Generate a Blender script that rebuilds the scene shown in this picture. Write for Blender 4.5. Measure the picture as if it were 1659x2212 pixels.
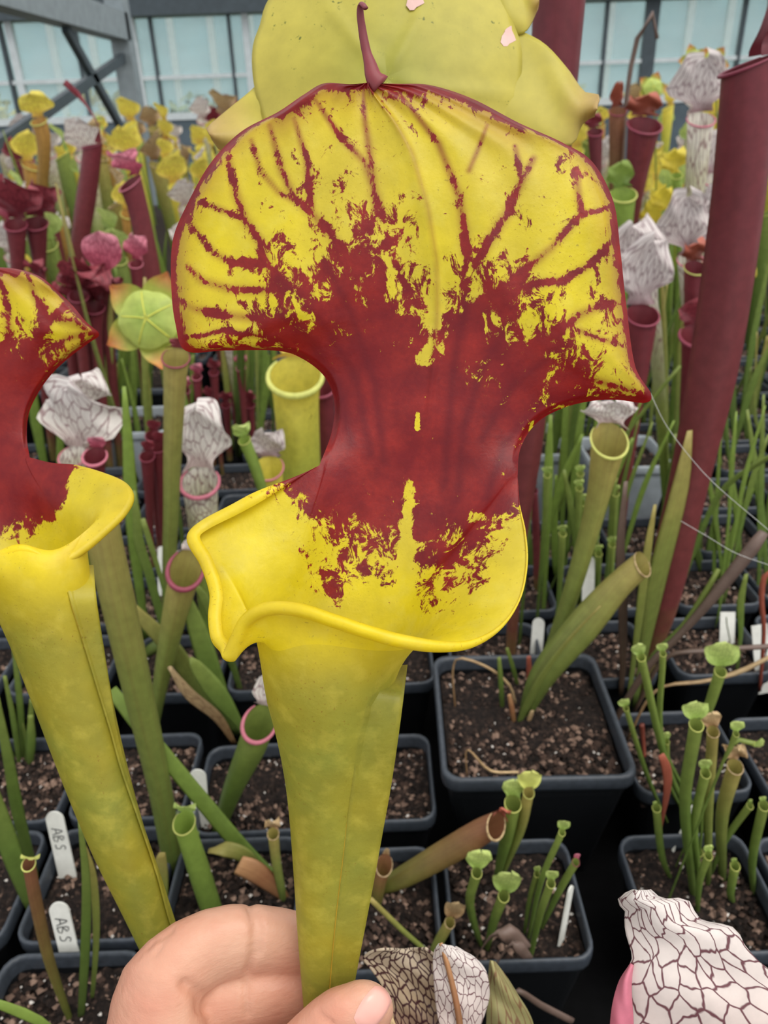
import bpy, math, random
import numpy as np
from mathutils import Vector, Matrix

# ------------------------------------------------------------------ clear
for o in list(bpy.data.objects):
    bpy.data.objects.remove(o, do_unlink=True)
S = bpy.context.scene
COL = S.collection
rnd = random.Random(7)
nr = np.random.RandomState(3)

# ------------------------------------------------------------------ camera
W, H, F = 1659.0, 2212.0, 1650.0
CX, CY = W / 2, H / 2
PITCH = math.radians(28.0)
CAM = np.array([0.0, 0.0, 0.52])
ROLL = math.radians(2.0)
R0 = np.array([1.0, 0, 0])
FW = np.array([0, math.cos(PITCH), -math.sin(PITCH)])
U0 = np.array([0, math.sin(PITCH), math.cos(PITCH)])
RT = math.cos(ROLL) * R0 - math.sin(ROLL) * U0
UP = math.cos(ROLL) * U0 + math.sin(ROLL) * R0
cam_d = bpy.data.cameras.new('camera')
cam = bpy.data.objects.new('camera', cam_d)
COL.objects.link(cam)
cam.location = CAM
cam.rotation_euler = Matrix((RT, UP, -FW)).transposed().to_euler()
cam_d.sensor_fit = 'HORIZONTAL'
cam_d.sensor_width = 27.0
cam_d.lens = 27.0 * F / W
cam_d.clip_start = 0.01
cam_d.clip_end = 200
cam_d.dof.use_dof = True
cam_d.dof.focus_distance = 0.178
cam_d.dof.aperture_fstop = cam_d.lens / 1.0      # about 1 mm pupil, phone lens
S.camera = cam

# ------------------------------------------------------------------ light
world = bpy.data.worlds.new('overcast_sky')
S.world = world
world.use_nodes = True
bg = world.node_tree.nodes['Background']
bg.inputs[0].default_value = (0.97, 0.98, 1.0, 1)
bg.inputs[1].default_value = 0.95
sun_d = bpy.data.lights.new('sun', 'SUN')
sun_d.energy = 2.2
sun_d.angle = math.radians(50)
sun_d.color = (1.0, 0.97, 0.91)
sun = bpy.data.objects.new('sun', sun_d)
COL.objects.link(sun)
sun.rotation_euler = (math.radians(18), math.radians(22), 0)
S.view_settings.view_transform = 'Standard'
S.view_settings.look = 'None'
S.view_settings.gamma = 1
S.view_settings.use_curve_mapping = False
S.view_settings.exposure = 0.12

# ------------------------------------------------------------------ pixel to place
def P(px, py, depth):
    return CAM + depth * (FW + (px - CX) / F * RT - (py - CY) / F * UP)

def PY(px, py, Y):
    d = FW + (px - CX) / F * RT - (py - CY) / F * UP
    return CAM + d * (Y / d[1])

def G(px, py, z):
    d = FW + (px - CX) / F * RT - (py - CY) / F * UP
    return CAM + d * ((z - CAM[2]) / d[2])

def PX(px, py, X):
    d = FW + (px - CX) / F * RT - (py - CY) / F * UP
    return CAM + d * (X / d[0])

def depth_of(p):
    return float(np.dot(np.asarray(p) - CAM, FW))

def PZ(A, D0):
    """photo-space points (px, py, z px towards the camera) at distance D0"""
    A = np.asarray(A, float).reshape(-1, 3)
    dep = (D0 - A[:, 2] * D0 / F)[:, None]
    return CAM + dep * (FW + (A[:, 0:1] - CX) / F * RT - (A[:, 1:2] - CY) / F * UP)

def cr(pts, n, ts=None):
    """Catmull-Rom through points, n samples evenly along the chord length"""
    p = np.asarray(pts, float)
    if len(p) == 2:
        t = np.linspace(0, 1, n)[:, None] if ts is None else np.asarray(ts)[:, None]
        return p[0] * (1 - t) + p[1] * t
    d = np.linalg.norm(np.diff(p[:, :min(3, p.shape[1])], axis=0), axis=1)
    d = np.maximum(d, 1e-6)
    u = np.concatenate([[0], np.cumsum(d)]); u /= u[-1]
    t = np.linspace(0, 1, n) if ts is None else np.asarray(ts)
    m = np.zeros_like(p)
    m[1:-1] = (p[2:] - p[:-2]) / (u[2:] - u[:-2])[:, None]
    m[0] = (p[1] - p[0]) / (u[1] - u[0]); m[-1] = (p[-1] - p[-2]) / (u[-1] - u[-2])
    k = np.clip(np.searchsorted(u, t, side='right') - 1, 0, len(p) - 2)
    h = (u[k + 1] - u[k]); s = ((t - u[k]) / h)[:, None]; h = h[:, None]
    return ((2 * s**3 - 3 * s**2 + 1) * p[k] + (s**3 - 2 * s**2 + s) * h * m[k]
            + (-2 * s**3 + 3 * s**2) * p[k + 1] + (s**3 - s**2) * h * m[k + 1])

def sst(a, b, x):
    t = np.clip((x - a) / (b - a), 0, 1)
    return t * t * (3 - 2 * t)

# ------------------------------------------------------------------ objects
def thing(name, label, cat, loc=(0, 0, 0), group=None):
    o = bpy.data.objects.new(name, None)
    COL.objects.link(o)
    o.location = loc
    o.empty_display_size = 0.01
    tag(o, label, cat, group)
    return o

def tag(o, label, cat, group=None):
    o['label'] = label
    o['category'] = cat
    if group:
        o['group'] = group
    return o

def mk(name, V, Fc, mats, parent=None, org=(0, 0, 0), uv=None, attr=None, smooth=True, midx=None):
    me = bpy.data.meshes.new(name)
    V = np.asarray(V, float) - np.asarray(org, float)
    me.from_pydata(V.tolist(), [], Fc)
    if not isinstance(mats, (list, tuple)):
        mats = [mats]
    for m in mats:
        me.materials.append(m)
    if smooth:
        me.polygons.foreach_set('use_smooth', [True] * len(me.polygons))
    if midx is not None:
        me.polygons.foreach_set('material_index', midx)
    if uv is not None:
        li = np.zeros(len(me.loops), dtype=np.int32)
        me.loops.foreach_get('vertex_index', li)
        l = me.uv_layers.new(name='UVMap')
        l.data.foreach_set('uv', np.asarray(uv, np.float32)[li].ravel())
    if attr:
        for k, a in attr.items():
            at = me.attributes.new(k, 'FLOAT', 'POINT')
            at.data.foreach_set('value', np.asarray(a, np.float32))
    me.update()
    o = bpy.data.objects.new(name, me)
    COL.objects.link(o)
    if parent is not None:
        o.parent = parent
    return o

def dup(root, parent=None):
    c = root.copy()
    COL.objects.link(c)
    c.parent = parent
    for ch in list(root.children):
        dup(ch, c)
    return c

def gridf(n, m, wrap=False, base=0):
    f = []
    mm = m if wrap else m - 1
    for i in range(n - 1):
        for j in range(mm):
            a = base + i * m + j; b = base + i * m + (j + 1) % m
            f.append((a, b, b + m, a + m))
    return f

def solid(o, t, off=0.0):
    m = o.modifiers.new('thickness', 'SOLIDIFY')
    m.thickness = t; m.offset = off
    return o

def box(x0, x1, y0, y1, z0, z1):
    V = [(x, y, z) for z in (z0, z1) for y in (y0, y1) for x in (x0, x1)]
    Fc = [(0, 2, 3, 1), (4, 5, 7, 6), (0, 1, 5, 4), (2, 6, 7, 3), (0, 4, 6, 2), (1, 3, 7, 5)]
    return V, Fc

def bar(p, q, w, h, up=(0, 0, 1)):
    """rectangular bar from p to q"""
    p = Vector(p); q = Vector(q); d = (q - p).normalized(); u = Vector(up)
    s = d.cross(u)
    if s.length < 1e-3:
        s = d.cross(Vector((1, 0, 0)))
    s.normalize(); u = s.cross(d).normalized()
    V = []
    for c in (p, q):
        for a, b in ((-1, -1), (1, -1), (1, 1), (-1, 1)):
            V.append(tuple(c + s * a * w / 2 + u * b * h / 2))
    return V, [(3, 2, 1, 0), (4, 5, 6, 7), (0, 1, 5, 4), (1, 2, 6, 5), (2, 3, 7, 6), (3, 0, 4, 7)]

def sweep(pts, rad, ns=8, flat=1.0, side=None, cap=True):
    """tube along world points; flat<1 squashes it across `side`"""
    p = np.asarray(pts, float); n = len(p)
    T = np.gradient(p, axis=0); T /= np.linalg.norm(T, axis=1)[:, None] + 1e-12
    sd = np.array(side if side is not None else (1, 0.2, 0.1), float)
    V = []
    for i in range(n):
        s = sd - T[i] * np.dot(sd, T[i]); s /= np.linalg.norm(s) + 1e-12
        b = np.cross(T[i], s)
        for k in range(ns):
            a = 2 * math.pi * k / ns
            V.append(p[i] + rad[i] * (math.cos(a) * s + flat * math.sin(a) * b))
    Fc = gridf(n, ns, True)
    uv = [((k + .5) / ns, i / (n - 1)) for i in range(n) for k in range(ns)]
    if cap:
        Fc.append(tuple(range(ns - 1, -1, -1)))
        Fc.append(tuple(range((n - 1) * ns, n * ns)))
    return V, Fc, uv

def join(*parts):
    V = []; Fc = []; UV = []; has = True
    for p in parts:
        b = len(V)
        V += [tuple(v) for v in p[0]]
        Fc += [tuple(i + b for i in f) for f in p[1]]
        if len(p) > 2:
            UV += list(p[2])
        else:
            UV += [(0, 0)] * len(p[0])
    return V, Fc, UV

# ------------------------------------------------------------------ materials
class NT:
    def __init__(s, name):
        s.m = bpy.data.materials.new(name); s.m.use_nodes = True
        s.t = s.m.node_tree; s.t.nodes.clear()
        s.out = s.t.nodes.new('ShaderNodeOutputMaterial')
    def n(s, ty, **kw):
        nd = s.t.nodes.new('ShaderNode' + ty)
        for k, v in kw.items():
            setattr(nd, k, v)
        return nd
    def l(s, a, b):
        s.t.links.new(a, b)
    def put(s, sock, v):
        if hasattr(v, 'is_linked') or isinstance(v, bpy.types.NodeSocket):
            s.l(v, sock)
        elif isinstance(v, (tuple, list)) and len(v) == 3 and sock.type == 'RGBA':
            sock.default_value = (*v, 1)
        else:
            sock.default_value = v
    def math(s, op, a, b=0.0, clamp=False):
        nd = s.n('Math', operation=op, use_clamp=clamp)
        s.put(nd.inputs[0], a); s.put(nd.inputs[1], b)
        return nd.outputs[0]
    def mix(s, f, a, b, bt='MIX'):
        nd = s.n('Mix', data_type='RGBA', blend_type=bt)
        s.put(nd.inputs['Factor'], f); s.put(nd.inputs[6], a); s.put(nd.inputs[7], b)
        return nd.outputs[2]
    def noise(s, vec, scale, detail=4, rough=.55, dist=0.0):
        nd = s.n('TexNoise')
        nd.inputs['Scale'].default_value = scale; nd.inputs['Detail'].default_value = detail
        nd.inputs['Roughness'].default_value = rough; nd.inputs['Distortion'].default_value = dist
        if vec is not None:
            s.l(vec, nd.inputs['Vector'])
        return nd.outputs['Fac']
    def ramp(s, fac, stops, interp='LINEAR'):
        nd = s.n('ValToRGB'); cr_ = nd.color_ramp; cr_.interpolation = interp
        while len(cr_.elements) > 1:
            cr_.elements.remove(cr_.elements[-1])
        for i, (p, c) in enumerate(stops):
            e = cr_.elements[0] if i == 0 else cr_.elements.new(p)
            e.position = p; e.color = (*c, 1) if len(c) == 3 else c
        s.l(fac, nd.inputs[0])
        return nd.outputs[0]
    def maprange(s, v, a, b, c=0.0, d=1.0):
        nd = s.n('MapRange'); s.l(v, nd.inputs[0])
        nd.inputs[1].default_value = a; nd.inputs[2].default_value = b
        nd.inputs[3].default_value = c; nd.inputs[4].default_value = d
        return nd.outputs[0]
    def obj(s):
        return s.n('TexCoord').outputs['Object']
    def uv(s):
        return s.n('TexCoord').outputs['UV']
    def scale(s, v, sc):
        nd = s.n('Mapping'); s.l(v, nd.inputs[0]); nd.inputs['Scale'].default_value = sc
        return nd.outputs[0]
    def finish(s, col, rough=.5, spec=.4, tl=0.0, bump=None, bstr=.2, bdist=.001, sss=0.0, metal=0.0, tcol=None):
        b = s.n('BsdfPrincipled')
        s.put(b.inputs['Base Color'], col)
        s.put(b.inputs['Roughness'], rough)
        b.inputs['Specular IOR Level'].default_value = spec
        b.inputs['Metallic'].default_value = metal
        if sss:
            b.inputs['Subsurface Weight'].default_value = sss
            b.inputs['Subsurface Radius'].default_value = (1.0, .35, .2)
            b.inputs['Subsurface Scale'].default_value = .004
        if bump is not None:
            bn = s.n('Bump'); bn.inputs['Strength'].default_value = bstr
            bn.inputs['Distance'].default_value = bdist
            s.l(bump, bn.inputs['Height']); s.l(bn.outputs[0], b.inputs['Normal'])
        sh = b.outputs[0]
        if tl:
            t = s.n('BsdfTranslucent'); s.put(t.inputs[0], tcol if tcol is not None else col)
            mx = s.n('MixShader'); mx.inputs[0].default_value = tl
            s.l(sh, mx.inputs[1]); s.l(t.outputs[0], mx.inputs[2]); sh = mx.outputs[0]
        s.l(sh, s.out.inputs[0])
        return s.m

def srgb(r, g, b):
    f = lambda c: (c / 255 / 12.92) if c / 255 <= .04045 else ((c / 255 + .055) / 1.055) ** 2.4
    return (f(r), f(g), f(b))

def leaf_mat(name, stops, tl=.3, vein=None, rough=.45, var=.12, mott=.25, speck=None, spec=.4, streak=0.0):
    """stops: colours from base (0) to tip (1) along UV v"""
    t = NT(name)
    uv = t.uv(); sep = t.n('SeparateXYZ'); t.l(uv, sep.inputs[0])
    ob = t.obj()
    n1 = t.noise(ob, 45, 4)
    v = t.math('ADD', sep.outputs[1], t.math('MULTIPLY', t.math('SUBTRACT', n1, .5), .25))
    col = t.ramp(v, stops)
    if vein:
        vc, su, sv, th, v0, amt = vein
        off = t.math('MULTIPLY', t.n('ObjectInfo').outputs['Random'], 7.0)
        wob = t.n('TexNoise'); wob.inputs['Scale'].default_value = 9; t.l(uv, wob.inputs['Vector'])
        va = t.n('VectorMath', operation='MULTIPLY_ADD')
        t.l(wob.outputs['Color'], va.inputs[0]); va.inputs[1].default_value = (.07, .07, 0); t.l(uv, va.inputs[2])
        mp = t.n('Mapping'); t.l(va.outputs[0], mp.inputs[0]); mp.inputs['Scale'].default_value = (su, sv, 1)
        vo = t.n('TexVoronoi', feature='DISTANCE_TO_EDGE', voronoi_dimensions='2D')
        vo.inputs['Scale'].default_value = 1.0; t.l(mp.outputs[0], vo.inputs['Vector'])
        e = t.maprange(vo.outputs['Distance'], th * .35, th, 1, 0)
        e = t.math('MULTIPLY', e, t.maprange(sep.outputs[1], v0, v0 + .15, 0, amt))
        col = t.mix(e, col, vc)
    if streak:
        st = t.noise(t.scale(uv, (26, 1.2, 1)), 1.0, 3)
        col = t.mix(t.maprange(st, .45, .7, 0, streak), col, (.16, .03, .02))
    if speck:
        sn = t.noise(ob, 420, 3, .6)
        sn2 = t.noise(ob, 60, 2)
        k = t.math('MULTIPLY', t.maprange(sn, .64, .70, 0, 1), t.maprange(sn2, .45, .62, 0, 1))
        col = t.mix(k, col, speck)
    mo = t.noise(ob, 130, 5, .6)
    col = t.mix(mott, col, t.mix(1.0, col, t.ramp(mo, [(.3, (.45, .45, .45)), (.7, (1.5, 1.5, 1.5))]), 'MULTIPLY'))
    hs = t.n('HueSaturation'); r = t.n('ObjectInfo').outputs['Random']
    t.l(t.maprange(r, 0, 1, 1 - var, 1 + var), hs.inputs['Value'])
    hs.inputs['Saturation'].default_value = .92; t.l(col, hs.inputs['Color'])
    return t.finish(hs.outputs[0], rough, spec, tl, bump=mo, bstr=.12, bdist=.0006)

def plain(name, col, rough=.5, spec=.4, nscale=80, amt=.3, metal=0.0, bump=.15, bd=.0005):
    t = NT(name); n = t.noise(t.obj(), nscale, 5, .6)
    c = t.mix(amt, col, t.mix(1.0, col, t.ramp(n, [(.3, (.4, .4, .4)), (.7, (1.5, 1.5, 1.5))]), 'MULTIPLY'))
    return t.finish(c, rough, spec, bump=n, bstr=bump, bdist=bd, metal=metal)

YEL = srgb(238, 216, 40); YG = srgb(196, 196, 48); GRN = srgb(120, 150, 38); DKG = srgb(70, 105, 30)
RED = srgb(150, 26, 30); DRED = srgb(92, 20, 30); MAR = srgb(120, 36, 48); PINK = srgb(205, 100, 125)
WHT = srgb(238, 232, 224); PALE = srgb(205, 210, 120); BRN = srgb(140, 95, 45); TAN = srgb(200, 170, 110)

def hero_mat(name):
    t = NT(name)
    ob = t.obj()
    den = t.n('Attribute', attribute_name='den').outputs['Fac']
    soft = t.n('Attribute', attribute_name='soft').outputs['Fac']
    vv = t.n('Attribute', attribute_name='low').outputs['Fac']     # 0 hood and lip, 1 low on the tube
    n1 = t.noise(t.scale(ob, (1, 1, .62)), 250, 7, .74, .7)
    n2 = t.noise(ob, 900, 3, .6)
    n3 = t.noise(ob, 30, 3)
    nn = t.math('ADD', t.math('MULTIPLY', n1, 1.0), t.math('MULTIPLY', t.math('SUBTRACT', n2, .5), .18))
    nb_ = t.noise(ob, 75, 3, .5)
    k = t.math('ADD', den, t.math('MULTIPLY', t.math('SUBTRACT', nn, .5), 3.3))
    k = t.math('ADD', k, t.math('MULTIPLY', t.math('SUBTRACT', nb_, .5), 1.1))
    mask = t.maprange(k, .47, .60, 0, 1)
    yel = t.mix(t.maprange(n3, .35, .65, 0, 1), srgb(240, 218, 30), srgb(228, 205, 62))
    grn = t.mix(t.maprange(n3, .35, .65, 0, 1), srgb(186, 170, 54), srgb(160, 162, 66))
    yel = t.mix(vv, yel, grn)
    # faint brown dust specks
    sp = t.math('MULTIPLY', t.maprange(t.noise(ob, 640, 3, .65), .66, .72, 0, .55), t.maprange(t.noise(ob, 70, 2), .44, .6, 0, 1))
    yel = t.mix(sp, yel, srgb(120, 95, 30))
    sp2 = t.maprange(t.noise(ob, 1500, 2, .5), .66, .72, 0, .5)
    yel = t.mix(t.math('MULTIPLY', sp2, t.maprange(t.noise(ob, 45, 2), .42, .62, 0, 1)), yel, srgb(140, 84, 30))
    yel = t.mix(t.maprange(t.noise(ob, 160, 4, .6), .5, .75, 0, .4), yel, srgb(238, 222, 96))
    yel = t.mix(t.math('MULTIPLY', soft, .8), yel, srgb(150, 60, 38))
    redc = t.mix(t.maprange(t.noise(ob, 120, 5, .6), .35, .7, 0, 1), srgb(122, 22, 30), srgb(168, 46, 38))
    redc = t.mix(t.maprange(n2, .3, .7, 0, .35), redc, srgb(96, 16, 30))
    vn = t.n('Attribute', attribute_name='vein').outputs['Fac']
    redc = t.mix(t.math('MULTIPLY', vn, .6), redc, srgb(92, 14, 30))
    col = t.mix(mask, yel, redc)
    tc = t.mix(mask, yel, srgb(170, 24, 14))
    bm = t.noise(ob, 180, 5, .6)
    col = t.mix(.35, col, t.mix(1.0, col, t.ramp(t.noise(ob, 110, 6, .65), [(.32, (.62, .62, .62)), (.68, (1.25, 1.25, 1.25))]), 'MULTIPLY'))
    return t.finish(col, .42, .45, .38, bump=t.math('ADD', bm, t.math('MULTIPLY', n2, .25)), bstr=.30, bdist=.0007, tcol=tc)

M = {}
M['hero'] = hero_mat('trumpet_leaf_yellow_red')
M['flava'] = leaf_mat('yellow_pitcher_leaf', [(0, GRN), (.55, srgb(190, 195, 60)), (1, srgb(232, 214, 60))], speck=srgb(90, 60, 20))
M['flavahood'] = leaf_mat('yellow_pitcher_hood', [(0, srgb(205, 160, 40)), (.35, srgb(235, 214, 50)), (1, srgb(238, 222, 70))], vein=(srgb(170, 70, 40), 7, 3, .09, .0, .35))
M['amber'] = leaf_mat('amber_pitcher_leaf', [(0, GRN), (.5, srgb(150, 120, 45)), (1, srgb(200, 150, 50))], streak=.5)
M['red'] = leaf_mat('maroon_pitcher_leaf', [(0, srgb(110, 105, 45)), (.22, srgb(116, 48, 46)), (1, srgb(112, 30, 42))], tl=.15, mott=.3, streak=.15)
M['redhood'] = leaf_mat('maroon_pitcher_hood', [(0, srgb(110, 25, 38)), (1, srgb(160, 52, 66))], tl=.2, vein=(srgb(80, 12, 26), 8, 4, .12, 0, .6))
M['pinkhood'] = leaf_mat('pink_pitcher_hood', [(0, srgb(140, 30, 55)), (.4, srgb(196, 82, 108)), (1, srgb(222, 140, 158))], vein=(srgb(140, 28, 60), 9, 4, .12, 0, .75))
M['bronze'] = leaf_mat('bronze_pitcher_leaf', [(0, srgb(110, 125, 45)), (.5, srgb(140, 120, 55)), (1, srgb(150, 95, 62))], streak=.25)
M['leuco'] = leaf_mat('white_topped_pitcher_leaf', [(0, srgb(96, 130, 40)), (.5, srgb(150, 165, 66)), (.8, srgb(206, 204, 160)), (1, srgb(232, 226, 214))], vein=(srgb(120, 60, 70), 22, 14, .14, .62, .7))
M['leucohood'] = leaf_mat('white_pitcher_hood', [(0, srgb(190, 165, 160)), (.3, srgb(226, 218, 208)), (1, srgb(240, 232, 228))], vein=(srgb(120, 50, 66), 11, 4, .10, 0, .7), mott=.12)
M['greyhood'] = leaf_mat('grey_veined_pitcher_hood', [(0, srgb(150, 116, 120)), (.3, srgb(214, 202, 198)), (1, srgb(232, 222, 218))], vein=(srgb(116, 70, 84), 15, 3.2, .15, 0, .6), mott=.1)
M['leuconear'] = leaf_mat('white_hood_dark_veins', [(0, srgb(225, 110, 150)), (.22, srgb(226, 205, 196)), (1, srgb(240, 232, 226))], vein=(srgb(100, 14, 42), 9, 13, .078, 0, .92), mott=.15, var=0)
M['leucodark'] = leaf_mat('dark_veined_hood', [(0, srgb(96, 14, 34)), (.3, srgb(130, 60, 60)), (.6, srgb(186, 160, 126)), (1, srgb(214, 196, 168))], vein=(srgb(66, 16, 30), 11, 15, .17, 0, .97), mott=.2, var=0)
M['green'] = leaf_mat('green_leaf', [(0, srgb(84, 104, 40)), (.5, srgb(104, 130, 46)), (1, srgb(136, 152, 62))], tl=.3)
M['green2'] = leaf_mat('bright_green_leaf', [(0, srgb(104, 132, 44)), (1, srgb(144, 170, 62))], tl=.35)
M['olive'] = leaf_mat('olive_leaf', [(0, srgb(96, 120, 46)), (.6, srgb(140, 150, 62)), (1, srgb(176, 160, 78))], tl=.25, streak=.2)
M['minihood'] = leaf_mat('pale_green_hood', [(0, srgb(150, 180, 70)), (1, srgb(204, 220, 120))], tl=.35, vein=(srgb(110, 140, 60), 7, 4, .1, 0, .4))
M['brown'] = leaf_mat('dried_brown_leaf', [(0, srgb(120, 90, 50)), (.6, srgb(150, 98, 56)), (1, srgb(186, 136, 84))], tl=.1, streak=.3)
M['dead'] = leaf_mat('dead_grey_brown_stalk', [(0, srgb(84, 66, 50)), (.5, srgb(96, 78, 66)), (1, srgb(112, 92, 82))], tl=.05, streak=.2)
M['rust'] = leaf_mat('rust_leaf', [(0, srgb(120, 50, 32)), (1, srgb(176, 84, 56))], tl=.1)
M['tan'] = leaf_mat('tan_dry_hood', [(0, srgb(150, 112, 66)), (1, srgb(214, 184, 132))], tl=.2, vein=(srgb(120, 80, 50), 8, 8, .15, 0, .5))
M['pinklip'] = leaf_mat('pink_lip', [(0, srgb(180, 70, 96)), (1, srgb(206, 110, 130))], tl=.2)
M['redlip'] = leaf_mat('dark_red_lip', [(0, srgb(110, 24, 48)), (1, srgb(150, 52, 76))], tl=.15)
M['yglip'] = leaf_mat('yellow_green_lip', [(0, srgb(200, 206, 90)), (1, srgb(214, 216, 110))], tl=.3)
M['orange'] = leaf_mat('orange_green_sepal', [(0, srgb(160, 176, 50)), (.55, srgb(170, 176, 56)), (.8, srgb(206, 150, 60)), (1, srgb(214, 118, 56))], tl=.3)
M['petal'] = leaf_mat('yellow_petal', [(0, srgb(200, 190, 56)), (.7, srgb(214, 200, 72)), (1, srgb(206, 170, 100))], tl=.4, mott=.15)
M['umbrella'] = leaf_mat('yellow_green_umbrella', [(0, srgb(172, 172, 46)), (.45, srgb(194, 184, 56)), (1, srgb(216, 202, 72))], tl=.35, mott=.18, speck=srgb(110, 120, 40))
M['disc'] = leaf_mat('green_umbrella', [(0, srgb(200, 210, 110)), (.2, srgb(160, 184, 70)), (1, srgb(190, 204, 90))], tl=.3)
M['rib'] = plain('pale_rib', srgb(214, 212, 86), .5)
M['brightyel'] = leaf_mat('bright_yellow_petal', [(0, srgb(230, 205, 30)), (1, srgb(245, 225, 40))], tl=.4)
M['pot'] = plain('black_plastic', srgb(20, 22, 25), .38, .5, 300, .25)
M['rim'] = plain('grey_worn_plastic', srgb(58, 64, 72), .42, .5, 260, .4)
M['tagw'] = plain('white_label_plastic', srgb(226, 226, 218), .4, .4, 200, .12)
M['ink'] = plain('black_ink', srgb(26, 28, 34), .6, .2)
M['perlite'] = plain('white_perlite', srgb(226, 220, 212), .8, .2, 500, .3)
def chip_mat():
    t = NT('brown_bark_chunk'); r = t.n('NewGeometry').outputs['Random Per Island']
    c = t.ramp(r, [(0, srgb(22, 18, 16)), (.5, srgb(48, 38, 33)), (.8, srgb(82, 64, 55)), (.97, srgb(150, 124, 108))])
    return t.finish(c, .85, .2, bump=t.noise(t.obj(), 500, 4), bstr=.4, bdist=.0005)
M['chunk'] = chip_mat()
M['metal'] = plain('galvanised_steel', srgb(128, 138, 142), .5, .5, 20, .3, metal=.0)
M['dmetal'] = plain('dark_steel', srgb(64, 74, 80), .55, .4, 20, .3)
M['wmetal'] = plain('pale_aluminium', srgb(196, 204, 206), .45, .5, 20, .2)
M['bench'] = plain('black_matting', srgb(12, 12, 13), .95, .1, 60, .5)
M['concrete'] = plain('greenhouse_concrete', srgb(120, 118, 112), .9, .2, 6, .4)
M['grass'] = plain('outdoor_grass', srgb(120, 140, 96), .95, .1, 3, .5)
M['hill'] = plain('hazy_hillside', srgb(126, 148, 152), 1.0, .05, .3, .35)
M['bush'] = leaf_mat('outdoor_shrub', [(0, srgb(96, 116, 80)), (1, srgb(150, 162, 110))], tl=.2)
M['flowery'] = leaf_mat('outdoor_yellow_shrub', [(0, srgb(150, 156, 90)), (1, srgb(214, 200, 96))], tl=.2)
M['tray'] = plain('pale_grey_tray', srgb(168, 176, 182), .5, .4, 60, .25)
M['silk'] = plain('spider_silk', srgb(220, 220, 216), .4, .5)

def soil_mat():
    t = NT('dark_peat_soil'); ob = t.obj()
    n = t.noise(ob, 260, 6, .7); n2 = t.noise(ob, 60, 3)
    c = t.ramp(n, [(.36, srgb(16, 13, 12)), (.52, srgb(40, 31, 27)), (.62, srgb(66, 52, 44)), (.72, srgb(112, 92, 80))])
    c = t.mix(t.maprange(n2, .4, .65, 0, .5), c, srgb(26, 20, 17))
    return t.finish(c, .9, .25, bump=n, bstr=.9, bdist=.003)
M['soil'] = soil_mat()

def glass_mat():
    t = NT('dirty_greenhouse_glass')
    n = t.noise(t.obj(), 2.2, 5, .6)
    tr = t.n('BsdfTransparent'); tr.inputs[0].default_value = (.93, .97, .97, 1)
    b = t.n('BsdfPrincipled'); b.inputs['Base Color'].default_value = (*srgb(206, 220, 222), 1); b.inputs['Roughness'].default_value = .25
    mx = t.n('MixShader'); t.l(t.maprange(n, .3, .7, .10, .30), mx.inputs[0])
    t.l(tr.outputs[0], mx.inputs[1]); t.l(b.outputs[0], mx.inputs[2]); t.l(mx.outputs[0], t.out.inputs[0])
    return t.m
M['glass'] = glass_mat()

def skin_mat():
    t = NT('hand_skin'); ob = t.obj()
    n = t.noise(ob, 35, 4); n2 = t.noise(ob, 500, 4, .6); n3 = t.noise(t.scale(ob, (1, 1, 1)), 14, 3)
    c = t.mix(t.maprange(n, .35, .7, 0, 1), srgb(212, 166, 140), srgb(196, 134, 110))
    c = t.mix(t.maprange(n3, .48, .7, 0, .6), c, srgb(202, 124, 104))
    wr = t.math('ADD', n2, t.math('MULTIPLY', t.noise(t.scale(ob, (1, 1, 3)), 240, 4, .6), 1.2))
    return t.finish(c, .46, .4, bump=wr, bstr=.32, bdist=.0005, sss=.12)
M['skin'] = skin_mat()
M['nail'] = plain('thumb_nail_pink', srgb(232, 172, 158), .28, .5, 90, .1, bump=.03)
M['hair'] = plain('dark_arm_hair', srgb(60, 42, 34), .5)

# ================================================================== the place
def struct(name, V, Fc, mat, parent=None, smooth=False):
    o = mk(name, V, Fc, mat, parent, smooth=smooth)
    if parent is None:
        o['kind'] = 'structure'
    return o

def wobble_plane(x0, x1, y0, y1, nx, ny, zf):
    V = []
    for j in range(ny):
        for i in range(nx):
            x = x0 + (x1 - x0) * i / (nx - 1); y = y0 + (y1 - y0) * j / (ny - 1)
            V.append((x, y, zf(x, y)))
    return V, gridf(ny, nx)

GZ = -0.75
struct('floor', *wobble_plane(-8, 8, -3, 7.2, 2, 2, lambda x, y: GZ), M['concrete'])
struct('ground', *wobble_plane(-60, 60, 7.2, 80, 30, 20, lambda x, y: GZ - .01 + .08 * math.sin(x * .7) * math.sin(y * .5)), M['grass'])
struct('hillside', *wobble_plane(-70, 70, 26, 80, 60, 24, lambda x, y: GZ + (1 - math.exp(-(y - 26) / 9.0)) * (8 + 1.5 * math.sin(x * .13) + .5 * math.sin(x * .6 + y)) ), M['hill'], smooth=True)

# bench that carries every pot
bench = thing('bench', 'long black matted growing bench under all the plant pots', 'bench', (0, 2.6, GZ))
borg = (0, 2.6, GZ)
mk('bench_top', *box(-3.2, 3.2, -.35, 4.6, -.03, 0), M['bench'], bench, borg, smooth=False)
for x in (-2.9, 0, 2.9):
    for y in (-.2, 1.5, 3.0, 4.5):
        mk('leg', *box(x - .03, x + .03, y - .03, y + .03, GZ, -.03), M['dmetal'], bench, borg, smooth=False)

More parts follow.
